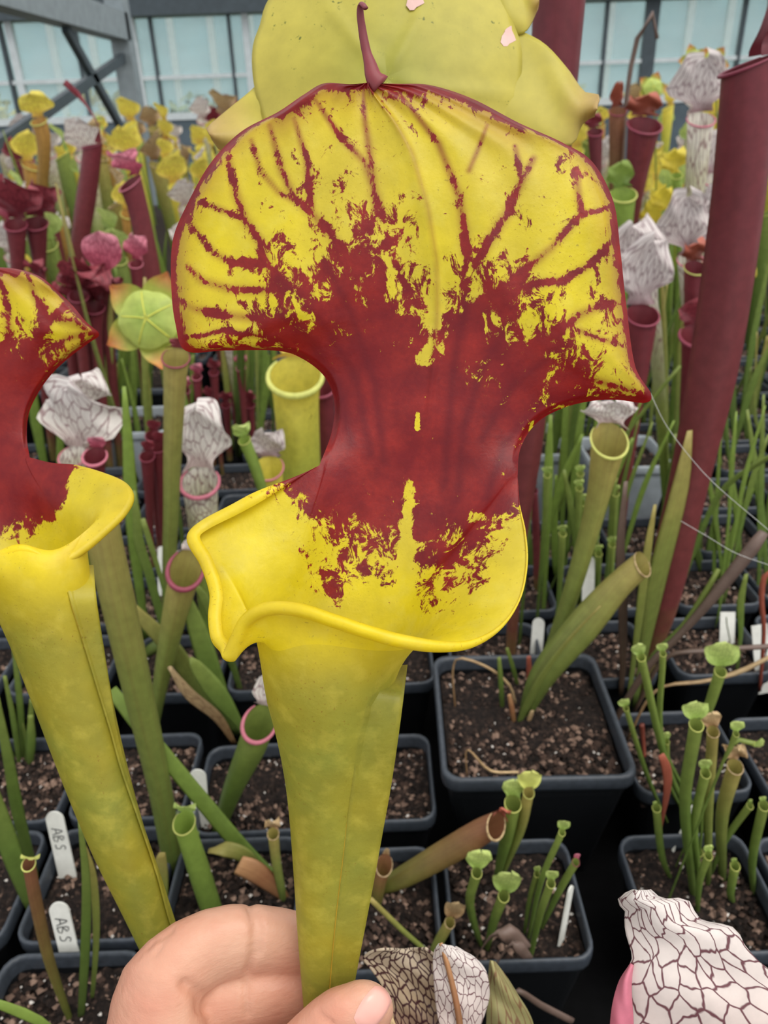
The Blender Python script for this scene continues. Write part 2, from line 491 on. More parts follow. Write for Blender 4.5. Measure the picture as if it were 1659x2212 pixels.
# glazed back wall
YW = 7.0
wall = bpy.data.objects.new('wall_back', None); COL.objects.link(wall); wall['kind'] = 'structure'
wz = lambda py, px=300: PY(px, py, YW)[2]
wx = lambda px, py=150: PY(px, py, YW)[0]
ztop, zmid, zlow = wz(38), wz(170), wz(262)
mk('knee_wall', *box(-7.5, 7.5, YW - .05, YW + .05, GZ, zlow), plain('slate_knee_wall', srgb(86, 98, 106), .8, .2, 8, .3), wall, smooth=False)
mk('rail', *box(-7.5, 7.5, YW - .03, YW + .03, zmid - .014, zmid + .014), M['wmetal'], wall, smooth=False)
mk('sill', *box(-7.5, 7.5, YW - .06, YW + .06, zlow, zlow + .05), M['wmetal'], wall, smooth=False)
mk('eave_beam', *box(-7.5, 7.5, YW - .12, YW + .1, ztop, ztop + .2), M['dmetal'], wall, smooth=False)
bars = [(-330, 0), (-170, 1), (20, 0), (40, 1), (178, 0), (300, 1), (340, 0), (505, 0), (540, 1), (700, 0), (860, 1), (1020, 0), (1180, 1), (1300, 0), (1395, 2), (1588, 0), (1720, 1), (1900, 0), (2100, 1)]
xs = []
for px, k in bars:
    x = wx(px); xs.append(x)
    w = (.022, .05, .10)[k]
    mk('glazing_bar', *box(x - w / 2, x + w / 2, YW - .035, YW + .03, zlow, ztop), (M['dmetal'], M['wmetal'], M['dmetal'])[k], wall, smooth=False)
xs = [-7.5] + xs + [7.5]
for a, b in zip(xs[:-1], xs[1:]):
    if b - a < .1:
        continue
    for z0, z1 in ((zlow + .05, zmid - .012), (zmid + .012, ztop)):
        mk('pane', *box(a + .01, b - .01, YW - .004, YW + .004, z0, z1), M['glass'], wall, smooth=False)
# steel side frame with cross brace, standing in front of the glass
X0 = PY(275, 150, 5.0)[0]
fr = thing('side_frame', 'grey steel greenhouse post with purlin and crossed bracing beside the glass wall', 'frame', (X0, 5.0, GZ))
fo = (X0, 5.0, GZ)
pt = PX(268, 70, X0)
mk('post', *box(X0 - .05, X0 + .05, 4.94, 5.06, GZ, pt[2] + .25), M['metal'], fr, fo, smooth=False)
mk('purlin', *bar((X0, 5.0, pt[2] + .02), (X0, .6, pt[2] + .02), .10, .13), M['metal'], fr, fo, smooth=False)
for (a, b) in (((140, 58), (298, 340)), ((270, 122), (-60, 352))):
    p = PX(*a, X0); q = PX(*b, X0)
    p[1] = max(p[1], .9); q[1] = max(q[1], .9)
    mk('brace', *bar(p, q, .03, .045), M['dmetal'], fr, fo, smooth=False)
# the next glasshouse outside
nb = thing('glasshouse', 'pale neighbouring glasshouse with white bars seen through the wall panes', 'glasshouse', (0, 14, GZ))
no_ = (0, 14, GZ)
for x in np.arange(-8, 8.1, .62):
    mk('bar', *box(x - .05, x + .05, 13.95, 14.05, GZ, 2.4), M['wmetal'], nb, no_, smooth=False)
mk('ridge_rail', *box(-8.3, 8.3, 13.94, 14.06, 2.3, 2.5), M['wmetal'], nb, no_, smooth=False)
mk('base_wall', *box(-8.3, 8.3, 13.9, 14.1, GZ, -.1), M['tray'], nb, no_, smooth=False)
mk('glazing', *box(-8.3, 8.3, 14.0, 14.02, -.1, 2.3), M['glass'], nb, no_, smooth=False)

def leaf_ball(rx, ry, rz, n, sz):
    V = []; Fc = []; UV = []
    for i in range(n):
        d = nr.normal(size=3); d /= np.linalg.norm(d); r = nr.uniform(.55, 1.0)
        c = d * r * np.array([rx, ry, rz]) + np.array([0, 0, rz])
        a = nr.normal(size=3); a /= np.linalg.norm(a); b = np.cross(a, d); b /= np.linalg.norm(b) + 1e-9
        k = len(V); s_ = sz * nr.uniform(.6, 1.3)
        V += [c - a * s_, c - b * s_ * .5, c + a * s_, c + b * s_ * .5]
        Fc.append((k, k + 1, k + 2, k + 3)); t = nr.uniform()
        UV += [(0, t)] * 4
    return V, Fc, UV
bp = None
for i in range(16):
    yel = i % 3 != 0
    x = -9.4 + i * 1.25; y = 9.3 + (i % 3) * .5
    V, Fc, UV = leaf_ball(.6, .5, .72 + rnd.uniform(0, .22), 700, .08)
    o = mk('shrub', V, Fc, M['flowery'] if yel else M['bush'], None, uv=UV, smooth=False)
    o.location = (x, y, GZ - .02)
    tag(o, 'blurred yellow flowering shrub outside the greenhouse glass' if yel else 'blurred grey green shrub outside the greenhouse glass', 'shrub', 'yellow shrubs outside the glass' if yel else 'green shrubs outside the glass')

# ------------------------------------------------------------------ pots
def rsq(s, r, z, n=5):
    """rounded square loop, half side s"""
    out = []
    for q in range(4):
        ang0 = q * math.pi / 2
        cx, cy = [(1, 1), (-1, 1), (-1, -1), (1, -1)][q]
        for k in range(n):
            a = ang0 + k / (n - 1) * math.pi / 2
            out.append((cx * (s - r) + r * math.cos(a), cy * (s - r) + r * math.sin(a), z))
    return out

def pot_meshes(size, h, seed, n_ch, n_pe):
    hs = size / 2
    lp = [rsq(hs * .70, .006, 0), rsq(hs * .93, .010, h * .82), rsq(hs * .935, .010, h - .011)]
    body = [v for l in lp for v in l]; m = 20
    bf = gridf(3, m, True) + [tuple(range(m - 1, -1, -1))]
    bi = [rsq(hs * .925, .010, h - .011), rsq(hs * .91, .010, h * .80), rsq(hs * .68, .006, .003)]
    b2, f2 = [v for l in bi for v in l], gridf(3, m, True)
    B = join((body, bf), (b2, [tuple(reversed(f)) for f in f2]))
    rl = [rsq(hs * .93, .010, h - .012), rsq(hs * .985, .011, h - .012), rsq(hs, .012, h - .009), rsq(hs, .012, h - .002), rsq(hs * .985, .011, h), rsq(hs * .95, .011, h), rsq(hs * .935, .010, h - .003), rsq(hs * .92, .010, h - .016)]
    R = ([v for l in rl for v in l], gridf(len(rl), m, True))
    g = 22; V = []
    rs = np.random.RandomState(seed)
    zz = rs.normal(size=(g, g)) * .0012; zz += .002 * np.sin(np.linspace(0, 5, g) + seed)[:, None]
    lim = hs * .915
    for j in range(g):
        for i in range(g):
            x = -lim + 2 * lim * i / (g - 1); y = -lim + 2 * lim * j / (g - 1)
            V.append((x * .995, y * .995, h - .014 + zz[j, i]))
    So = (V, gridf(g, g))
    def grains(n, smin, smax):
        GV = []; GF = []
        for k in range(n):
            c = rs.uniform(-lim * .96, lim * .96, 2); s_ = rs.uniform(smin, smax)
            b = len(GV)
            for d in ((1, 0, 0), (-.9, .2, 0), (0, 1, .1), (.1, -1, 0), (.1, .1, .8), (0, 0, -.8)):
                q = np.array(d) * s_ * rs.uniform(.7, 1.2, 3)
                GV.append((c[0] + q[0], c[1] + q[1], h - .0135 + q[2]))
            for f in ((0, 2, 4), (2, 1, 4), (1, 3, 4), (3, 0, 4), (2, 0, 5), (1, 2, 5), (3, 1, 5), (0, 3, 5)):
                GF.append(tuple(b + i for i in f))
        return GV, GF
    return B, R, So, grains(n_ch, .0009, .0034), grains(n_pe, .0007, .0019)

POT_H = .085; SOIL = POT_H - .014; BIG_H = .12; BSOIL = BIG_H - .014
def make_pot(size, h, seed, n_ch, n_pe, label, group, loc, wm='pot', rm='rim'):
    B, R, So, C1, C2 = pot_meshes(size, h, seed, n_ch, n_pe)
    t = thing('plant_pot', label, 'pot', loc, group)
    mk('pot_wall', B[0], B[1], M[wm], t, smooth=False)
    mk('rim', R[0], R[1], M[rm], t)
    s_ = mk('soil', So[0], So[1], M['soil'], t)
    c = mk('bark_chips', C1[0], C1[1], M['chunk'], s_, smooth=False); c['kind'] = 'stuff'
    c = mk('perlite', C2[0], C2[1], M['perlite'], s_, smooth=False); c['kind'] = 'stuff'
    return t

proto = [make_pot(.083, POT_H, k, 900, 60, 'x', 'small square black pots on the bench', (0, 0, -50 - k)) for k in range(3)]
used = [False] * 3
pot_n = 0
def small_pot(x, y, rot=0.0, label=None):
    global pot_n
    k = pot_n % 3; pot_n += 1
    if not used[k]:
        t = proto[k]; used[k] = True
    else:
        t = dup(proto[k])
    t.location = (x, y, 0.0005); t.rotation_euler = (0, 0, rot + (pot_n % 4) * math.pi / 2)
    t['label'] = label
    t['group'] = 'small square black pots on the bench'
    return t

# large pot
bigp = make_pot(.132, BIG_H, 11, 2200, 90, 'largest square black pot with grey rim and leaning green pitchers', None, (.100, .430, .0005))
bigp.rotation_euler = (0, 0, -.02)
near = [
    (.072, .305, 0, 'small square pot of pale green hooded seedlings with a white label at its edge'),
    (-.016, .302, .01, 'small square pot behind the held yellow pitcher with a leaning tubular leaf'),
    (-.103, .314, 0, 'small square pot with a short bright green open pitcher'),
    (-.190, .326, 0, 'small square pot holding the upper of the two inked white labels'),
    (-.190, .238, 0, 'small square pot holding the lower of the two inked white labels'),
    (-.103, .226, 0, 'small square pot hidden below the knuckles of the hand'),
    (.188, .305, 0, 'small square pot crowded with thin green pitchers beside the largest pot'),
    (.276, .300, 0, 'small square pot next to the crowded green seedlings pot'),
    (-.012, .405, 0, 'small square pot in the dark gap between held pitcher and largest pot'),
    (-.100, .400, .02, 'small square pot with a plain unmarked white label stuck in front'),
    (-.190, .415, 0, 'small square pot with a tuft of thin upright green leaves'),
    (-.280, .415, 0, 'small square pot at the outer end behind the inked labels'),
    (.215, .420, 0, 'small square pot with knobbly soil behind the crowded green seedlings'),
    (.305, .410, 0, 'small square pot with a dead curved stalk lying over it'),
    (.02, .09, 0, 'small square pot rooted by the held yellow pitcher'),
    (-.10, .09, 0, 'small square pot rooted by the leaning second yellow pitcher'),
]
for x, y, r, lb in near:
    small_pot(x, y, r, lb)
keep_out = []
for px, py, h_, sz, lb, wm in ((272, 936, .12, .11, 'pale silver grey square pot behind the trio of dull red pitchers', 'tray'), (268, 800, .13, .22, 'wide black tub with bare dark soil behind the pale silver pot', 'pot'), (1140, 985, .12, .11, 'pale silver grey square pot beside the narrow red neck of the held pitcher', 'tray'), (1372, 1010, .12, .10, 'pale silver grey square pot in the green blade thicket', 'tray')):
    c = G(px, py, h_)
    make_pot(sz, h_, 31, 500, 30, lb, None, (c[0], c[1] + (sz / 2 if wm == 'tray' else 0), .0005), wm, 'tray' if wm == 'tray' else 'rim')
    keep_out.append((c[0], c[1] + (sz / 2 if wm == 'tray' else 0), sz / 2 + .05))
for k, (x, y) in enumerate(((-.280, .326), (-.280, .238), (-.370, .326), (-.370, .415), (.364, .300), (.394, .410))):
    small_pot(x, y, 0, 'small square black pot at the open end of the front rows, no plant in it')
small_pot(.106, .085, 0, 'small square pot rooted by the pink-edged white hood')
small_pot(.046, .172, 0, 'small square pot under the dark veined hood beside the thumb')
row = 0
for y in np.arange(.545, 1.75, .098):
    hw = min(.62 * y + .12, 1.25)
    for x in np.arange(-math.floor(hw / .096) * .096, hw, .096):
        if any(max(abs(x + (row % 2) * .03 - a), abs(y - b)) < c for a, b, c in keep_out):
            continue
        small_pot(x + (row % 2) * .03 + rnd.uniform(-.004, .004), y + rnd.uniform(-.004, .004), rnd.uniform(-.03, .03),
                  'small square black pot among the rows of pitchers behind the largest pot')
    row += 1

# ================================================================== the two large yellow and red pitchers
def pdist(px, py, line):
    """distance of points to a polyline in photo space"""
    best = np.full(px.shape, 1e9)
    L = np.asarray(line, float)
    for a, b in zip(L[:-1], L[1:]):
        d = b - a; q = np.clip(((px - a[0]) * d[0] + (py - a[1]) * d[1]) / (d @ d + 1e-9), 0, 1)
        best = np.minimum(best, np.hypot(px - a[0] - q * d[0], py - a[1] - q * d[1]))
    return best

def big_pitcher(sp, root, org):
    D0 = sp['D0']; NB, NF = 161, 220
    # rows of the hood, in photo space
    rows = sp['rows']
    L = np.array([r[0] for r in rows], float); C = np.array([r[1] for r in rows], float); R = np.array([r[2] for r in rows], float)
    nrow = 280
    tpar = np.linspace(0, 1, nrow)
    # common parameter so that rows stay together
    idx = np.linspace(0, 1, len(rows))
    def inter(A):
        out = np.zeros((nrow, 3))
        k = np.clip((tpar * (len(rows) - 1)).astype(int), 0, len(rows) - 2); s = (tpar * (len(rows) - 1) - k)[:, None]
        Ae = np.vstack([2 * A[0] - A[1], A, 2 * A[-1] - A[-2]])
        p0, p1, p2, p3 = Ae[k], Ae[k + 1], Ae[k + 2], Ae[k + 3]
        return .5 * ((2 * p1) + (p2 - p0) * s + (2 * p0 - 5 * p1 + 4 * p2 - p3) * s**2 + (3 * p1 - p0 - 3 * p2 + p3) * s**3)
    Ls, Cs, Rs = inter(L), inter(C), inter(R)
    u = np.linspace(-1, 1, NB)
    hood = np.zeros((nrow, NB, 3))
    for i in range(nrow):
        t = tpar[i]
        for E, m in ((Ls, u <= 0), (Rs, u > 0)):
            a = np.abs(u[m])[:, None]
            q = Cs[i] * (1 - a) + E[i] * a
            z = Cs[i, 2] + (E[i, 2] - Cs[i, 2]) * np.abs(u[m])**2.2
            q[:, 2] = z
            hood[i, m] = q
        w = np.linalg.norm(Rs[i, :2] - Ls[i, :2])
        # midrib crease, gentle folds along the veins, slightly waved and turned-back edge
        hood[i, :, 2] += 7 * np.exp(-(u / .03)**2) * sst(0, .2, t) + 3.0 * np.sin(u * 21 + 3 * t) * sst(.25, .5, t) * (1 - np.abs(u)**4)
        hood[i, :, 2] -= 26 * sst(.93, 1.0, np.abs(u)) * sst(0, .1, t) * min(1, w / 300)
        hood[i, :, 2] += 10 * np.sin(t * 34 + np.sign(u)) * sst(.75, 1, np.abs(u)) * sst(.35, .6, t) * min(1, w / 300)
    back = hood[0]
    rim = cr(np.array(sp['rim'], float), NF + 2)[1:-1]
    ring = np.vstack([back, rim]); N = len(ring)
    aB = np.linspace(.80 * math.pi, .20 * math.pi, NB)
    aF = np.linspace(.20 * math.pi, -1.20 * math.pi, NF + 2)[1:-1]
    al = np.concatenate([aB, aF])
    tab = np.array(sp['tube'], float)            # y, xl, xr, zc
    ys = np.linspace(tab[0, 0], tab[-1, 0], 46)
    ti = np.stack([np.interp(ys, tab[:, 0], tab[:, k]) for k in (1, 2, 3)], 1)
    for _ in range(2):
        ti[1:-1] = (ti[:-2] + 2 * ti[1:-1] + ti[2:]) / 4
    tube = []
    for y, (xl, xr, zc) in zip(ys, ti):
        hw = (xr - xl) / 2
        x = (xl + xr) / 2 + hw * np.cos(al)
        tube.append(np.stack([x, y - .30 * hw * np.sin(al), zc - .85 * hw * np.sin(al)], 1))
    tube = np.array(tube)[::-1]                    # bottom to top
    T0 = tube[-1]
    cen = ring.mean(0)
    m0 = np.zeros((N, 3)); m0[:] = np.array(sp['up'])
    m0 += (tube[-1] - tube[-3]) * 3
    m1 = (ring - cen) * sp.get('flare', .9)
    m1[:, 2] *= .8
    wB = np.concatenate([np.sin(np.linspace(0, math.pi, NB))**.4, np.zeros(NF)])[:, None]
    upv = (hood[8] - hood[0]) * 9
    m1[:NB] = m1[:NB] * (1 - wB[:NB]) + upv * wB[:NB]
    for _ in range(40):
        m1 = (np.roll(m1, 1, 0) + 2 * m1 + np.roll(m1, -1, 0)) / 4
    m1[8:NB - 8] = m1[8:NB - 8] * .3 + upv[8:NB - 8] * .7
    fl = []
    for s in np.linspace(0, 1, 34):
        fl.append((2 * s**3 - 3 * s**2 + 1) * T0 + (s**3 - 2 * s**2 + s) * m0 + (-2 * s**3 + 3 * s**2) * ring + (s**3 - s**2) * m1)
    fl = np.array(fl)
    for i in range(33):
        for _ in range(int(260 * (1 - i / 33)**1.2)):
            fl[i] = (np.roll(fl[i], 1, 0) + 2 * fl[i] + np.roll(fl[i], -1, 0)) / 4
    # let throat and neck run into each other without a fold
    both = np.concatenate([fl[18:, 5:NB - 5], hood[1:24, 5:NB - 5]])
    for _ in range(40):
        both[1:-1] = (both[:-2] + 2 * both[1:-1] + both[2:]) / 4
    fl[18:, 5:NB - 5] = both[:16]; hood[0:24, 5:NB - 5] = both[15:]
    # rolled lip
    rr = rim; tg = np.gradient(rr, axis=0); tg /= np.linalg.norm(tg, axis=1)[:, None] + 1e-9
    ou = fl[-1, NB:] - fl[-3, NB:]; ou -= tg * np.sum(ou * tg, 1)[:, None]; ou /= np.linalg.norm(ou, axis=1)[:, None] + 1e-9
    nn = np.cross(tg, ou)
    cin = np.array(sp['mouth'], float) - rr
    nn *= np.sign(np.sum(np.sign(np.sum(nn * cin, 1))))
    for A in (nn, ou):
        for _ in range(30):
            A[1:-1] = (A[:-2] + A[1:-1] * 2 + A[2:]) / 4
        A /= np.linalg.norm(A, axis=1)[:, None] + 1e-9
    q = np.linspace(0, 1, NF)
    ro = sp['roll'] * ((.12 + .88 * sst(sp.get('r0', .0), sp.get('r0', .0) + .2, q)) * sst(0, .08, q) * sst(1, .90, q))[:, None] + .5
    roll = []
    for b in np.linspace(0, 1.35 * math.pi, 13):
        roll.append(rr + ro * math.sin(b) * ou - ro * (1 - math.cos(b)) * nn)
    roll = np.array(roll)

    def field(A):
        x, y = A[:, 0], A[:, 1]
        return sp['den'](x, y)
    def emit(name, grid_, wrap, low):
        n, m = grid_.shape[:2]; A = grid_.reshape(-1, 3)
        d, so = field(A); vn = sp['vein'](A[:, 0], A[:, 1]) if 'vein' in sp else d * 0
        if name != 'hood':
            d = np.where(low(A) > .05, -.5, np.where(d < .02, -.25, d)); so = so * 0
        else:
            uu = np.tile(np.abs(u), n); tt = np.repeat(tpar, m)
            ed = np.linalg.norm(grid_ - grid_[:, :1], axis=2).ravel(); ed2 = np.linalg.norm(grid_ - grid_[:, -1:], axis=2).ravel()
            e = np.minimum(ed, ed2); ap = pdist(A[:, 0], A[:, 1], sp['top']) if 'top' in sp else e
            e = np.minimum(e, ap)
            k = sst(.2, .32, tt)
            d = np.maximum(d, k * (1.15 * np.exp(-(e / 12)**2) + .56 * np.exp(-(e / 40)**2)))
            so = np.maximum(so, k * .8 * np.exp(-(e / 52)**2))
        o = mk(name, PZ(A, D0), gridf(n, m, wrap), M['hero'], root, org, attr={'den': d, 'soft': so, 'low': low(A), 'vein': vn})
        return o
    low0 = lambda A: sst(sp['lowy'][0], sp['lowy'][1], A[:, 1])
    cut = 14
    o1 = emit('tube', np.concatenate([tube[:-1], fl[:cut + 1]]), True, low0)
    o2 = emit('lip', fl[cut:], True, lambda A: np.clip(low0(A) * .0, 0, 1))
    o3 = emit('hood', hood, False, lambda A: A[:, 0] * 0)
    ml = np.concatenate([fl[-1:, NB:], roll[1:]])
    o4 = emit('rolled_rim', ml, False, lambda A: A[:, 0] * 0)
    # wing: flat keel down the front of the tube
    rg = cr(np.array(sp['ridge'], float), 50); ed = cr(np.array(sp['edge'], float), 50)
    zc = np.interp(rg[:, 1], tab[:, 0], tab[:, 3]); hw = np.interp(rg[:, 1], tab[:, 0], (tab[:, 2] - tab[:, 1]) / 2); xc = np.interp(rg[:, 1], tab[:, 0], (tab[:, 2] + tab[:, 1]) / 2)
    zf = zc + .85 * hw * np.sqrt(np.clip(1 - ((rg[:, 0] - xc) / hw)**2, .05, 1))
    gw = []
    for k in np.linspace(0, 1, 9):
        a = np.stack([rg[:, 0] * (1 - k) + ed[:, 0] * k, rg[:, 1] * (1 - k) + ed[:, 1] * k, zf + 5 * (1 - k) - 10 * k + 6 * math.exp(-(k / .06)**2) - 90 * (1 - sst(0, .05, np.linspace(0, 1, 50)))], 1)
        gw.append(a)
    gw = np.array(gw)
    o5 = emit('wing', gw, False, lambda A: sst(sp['lowy'][0], sp['lowy'][1], A[:, 1]) * .5 + .5)
    solid(o5, .0006)
    # raised seam where the wing joins the tube
    sm = rg.copy(); sv = np.stack([sm[:, 0], sm[:, 1], zf + 9 - 90 * (1 - sst(0, .05, np.linspace(0, 1, 50)))], 1)
    V, Fc, UV = sweep(PZ(sv, D0), [.00022] * len(sv), 6)
    mk('seam', V, Fc, M['seam'], o5, org, uv=UV)
    return hood

M['seam'] = plain('amber_seam', srgb(186, 150, 40), .5)

def cp(pts):
    """points read from a crop of the hood"""
    return [(350 + x * .663, 150 + y * .663) for x, y in pts]
HV = [([(500, 100), (560, 190), (600, 240), (660, 300), (700, 420), (720, 480)], 5, 8), ([(655, 50), (660, 160), (680, 300), (690, 400), (705, 470)], 5, 9),
      ([(430, 160), (470, 290), (480, 400), (490, 460)], 5, 6), ([(350, 180), (390, 330), (430, 420), (490, 470), (550, 540), (600, 600), (650, 700)], 5, 8),
      ([(290, 230), (320, 330), (380, 400), (450, 440)], 4, 6), ([(215, 290), (240, 400), (270, 490), (320, 560), (335, 620)], 5, 9),
      ([(120, 430), (200, 460), (270, 490)], 4, 6), ([(80, 480), (120, 540), (170, 600), (230, 630), (330, 630), (400, 690), (480, 740)], 5, 7),
      ([(80, 640), (130, 690), (220, 715), (310, 720), (400, 715)], 5, 8), ([(40, 740), (100, 780), (200, 800), (300, 810), (420, 840), (500, 880)], 5, 9),
      ([(50, 870), (120, 870), (200, 850), (330, 870), (430, 900)], 4, 6), ([(760, 60), (830, 150), (900, 240), (940, 340), (970, 420), (985, 520), (990, 600)], 5, 9),
      ([(1060, 180), (1030, 260), (1000, 330)], 4, 5), ([(1210, 290), (1170, 370), (1120, 470), (1070, 560), (1020, 640)], 5, 8), ([(1150, 250), (1170, 340)], 5, 6),
      ([(1350, 330), (1360, 430), (1370, 470), (1340, 500), (1270, 580), (1200, 640), (1100, 720), (1010, 770)], 6, 8), ([(1490, 440), (1420, 460), (1370, 470)], 6, 6),
      ([(1480, 540), (1440, 590), (1390, 640), (1300, 690), (1200, 700), (1100, 760)], 5, 8), ([(1510, 760), (1430, 770), (1360, 800), (1300, 850), (1200, 920), (1100, 1000)], 6, 9),
      ([(1500, 900), (1400, 870), (1360, 850)], 5, 6), ([(1570, 1060), (1400, 1010), (1280, 1040)], 5, 8), ([(1130, 460), (1060, 570)], 8, 10)]
HV = [(cp(p), a * 1.3, b * 1.1) for p, a, b in HV]

def hero_den(x, y):
    yU = np.interp(x, [380, 480, 560, 620, 690, 740, 790, 830, 870, 900, 925, 945, 965, 1000, 1040, 1090, 1150, 1200, 1250, 1330, 1420],
                   [800, 765, 715, 665, 610, 565, 550, 575, 610, 650, 715, 765, 695, 640, 680, 690, 705, 745, 805, 855, 880])
    yL = np.interp(x, [560, 620, 640, 680, 720, 780, 830, 860, 880, 905, 940, 980, 1030, 1080, 1118, 1150], [960, 1040, 1110, 1175, 1210, 1235, 1240, 1190, 1120, 1220, 1250, 1240, 1205, 1165, 1095, 1020])
    up = .5 + (y - yU) / np.where(x < 560, 240, 430)
    lo = .5 + (yL - y) / np.interp(x, [1040, 1090], [250, 100])
    d = np.clip(np.minimum(up, lo), 0, 1.35)
    d = np.where(y > 1330, 0, d)
    # broken blotches running up towards the hood from the red throat
    so = np.zeros_like(x)
    hoody = sst(1000, 850, y)
    for ln, w0, w1 in HV:
        q = pdist(x, y, ln)
        yy = sst(200, 560, y); w = w0 + (w1 - w0) * yy
        d = np.maximum(d, hoody * (.28 + .30 * yy) * np.exp(-(q / w)**2) * 1.28)
        so = np.maximum(so, hoody * (1.0 - .25 * yy) * np.exp(-(q / (w * 1.2))**2))
    so = np.maximum(so, hoody * .5 * np.exp(-(pdist(x, y, [(800, 190), (850, 260), (890, 330), (925, 450), (943, 560), (945, 680), (940, 760)]) / 6)**2))
    d += hoody * .16 * np.exp(-((y - 560) / 150)**2) * np.exp(-((x - 860) / 300)**2)
    d += hoody * .10
    for ln, w, a in (([(925, 480), (945, 600), (935, 700), (915, 780)], 13, .6), ([(902, 895), (900, 925)], 6, 1.6), ([(890, 1040), (880, 1130), (870, 1260)], 13, .55), ([(840, 590), (880, 700)], 10, .3)):
        d -= a * np.exp(-(pdist(x, y, ln) / w)**2)
    return np.clip(d, 0, 1.4), so

RV = [[(560, 640), (660, 720), (730, 830), (760, 960)], [(600, 600), (700, 700), (770, 820), (800, 980)], [(700, 560), (760, 680), (810, 830), (830, 1000)], [(1010, 640), (985, 760), (970, 900), (960, 1050)], [(1100, 700), (1040, 800), (1000, 930), (990, 1060)], [(1200, 760), (1110, 830), (1040, 950)], [(1290, 850), (1170, 870), (1090, 960), (1050, 1080)], [(480, 700), (600, 740), (690, 810), (735, 900)]]
def hero_vein(x, y):
    v = np.zeros_like(x)
    for ln in RV:
        v = np.maximum(v, np.exp(-(pdist(x, y, ln) / 11)**2))
    return v
hero_rows = [  # left edge, centre, right edge; z towards the camera
    ((690, 1005, -70), (905, 1000, -120), (1118, 1030, -80)), ((716, 935, -112), (922, 925, -100), (1124, 970, -120)), ((722, 870, -130), (930, 850, -90), (1158, 915, -130)),
    ((702, 815, -130), (938, 780, -80), (1215, 882, -128)), ((655, 776, -118), (944, 715, -66), (1280, 866, -116)), ((600, 758, -106), (945, 650, -50), (1335, 864, -104)),
    ((490, 757, -92), (942, 600, -36), (1394, 870, -90)), ((402, 758, -78), (937, 555, -22), (1406, 850, -76)), ((379, 700, -60), (930, 510, -8), (1372, 790, -60)),
    ((370, 620, -44), (922, 465, 4), (1353, 660, -44)), ((373, 520, -30), (912, 420, 14), (1340, 540, -30)), ((405, 440, -20), (900, 375, 22), (1325, 435, -20)),
    ((455, 352, -10), (885, 330, 28), (1280, 350, -10)), ((520, 285, 0), (866, 290, 32), (1215, 308, 0)), ((600, 242, 10), (845, 255, 36), (1120, 265, 10)),
    ((655, 205, 20), (825, 228, 38), (1020, 213, 20)), ((700, 180, 28), (808, 205, 40), (930, 184, 28)), ((755, 182, 36), (797, 188, 42), (860, 181, 36)), ((782, 180, 40), (796, 178, 42), (822, 180, 40))]
hero_rim = [(1118, 1030, -80), (1122, 1090, -50), (1134, 1150, -10), (1138, 1220, 40), (1122, 1296, 90), (1080, 1358, 140), (1018, 1396, 175), (950, 1405, 196), (870, 1396, 208), (800, 1378, 212),
            (720, 1352, 208), (645, 1330, 196), (582, 1330, 178), (540, 1352, 158), (520, 1392, 140), (508, 1428, 122), (494, 1408, 96), (474, 1385, 78), (466, 1340, 62), (468, 1285, 44), (446, 1220, 18), (418, 1172, -8), (440, 1148, -28), (510, 1108, -48), (600, 1056, -62), (690, 1005, -70)]
tube_tab = [(1478, 566, 856, 20), (1520, 578, 846, 8), (1600, 600, 830, -14), (1700, 619, 808, -44), (1800, 628, 793, -78), (1900, 635, 779, -112), (2000, 641, 766, -148), (2100, 649, 751, -186), (2212, 659, 736, -232), (2600, 678, 730, -450), (3100, 696, 730, -860), (3250, 700, 730, -1000)]
ridge = [(842, 1440), (800, 1500), (779, 1560), (765, 1650), (752, 1750), (742, 1850), (730, 1950), (720, 2050), (712, 2150), (708, 2212), (704, 2500), (706, 3000)]
edge = [(880, 1438), (872, 1500), (859, 1600), (844, 1700), (826, 1800), (808, 1900), (789, 2000), (770, 2100), (752, 2212), (738, 2500), (728, 3000)]
HD0 = .175
base = PZ([(715, 3250, -1000)], HD0)[0]
hero = thing('pitcher', 'tall yellow trumpet pitcher with broad red-blotched hood, pinched between finger and thumb', 'pitcher', base)
hs = dict(D0=HD0, rows=hero_rows, rim=hero_rim, tube=tube_tab, ridge=ridge, edge=edge, den=hero_den, vein=hero_vein, up=(10, -120, 20), mouth=(780, 1230, 40), roll=15, r0=.18, lowy=(1340, 1500),
          top=[(600, 240), (650, 205), (692, 178), (755, 182), (795, 176), (850, 180), (930, 182), (1020, 210), (1120, 262)], flare=.55)
hood_pts = big_pitcher(hs, hero, base)
# curled pointed tip on top of the hood
tip = cr([(822, 184, 38), (808, 168, 42), (800, 140, 46), (790, 105, 52), (782, 60, 62), (778, 25, 76), (781, 8, 88), (790, 18, 98)], 26)
V, Fc, UV = sweep(PZ(tip, HD0), np.interp(np.linspace(0, 1, 26), [0, .12, .35, .8, 1], [.0026, .0019, .0011, .0008, .0006]), 10, .6)
M['tip'] = leaf_mat('maroon_hood_tip', [(0, srgb(150, 50, 58)), (1, srgb(140, 60, 70))], tl=.2)
mk('hood_tip', V, Fc, M['tip'], hero, base, uv=UV)

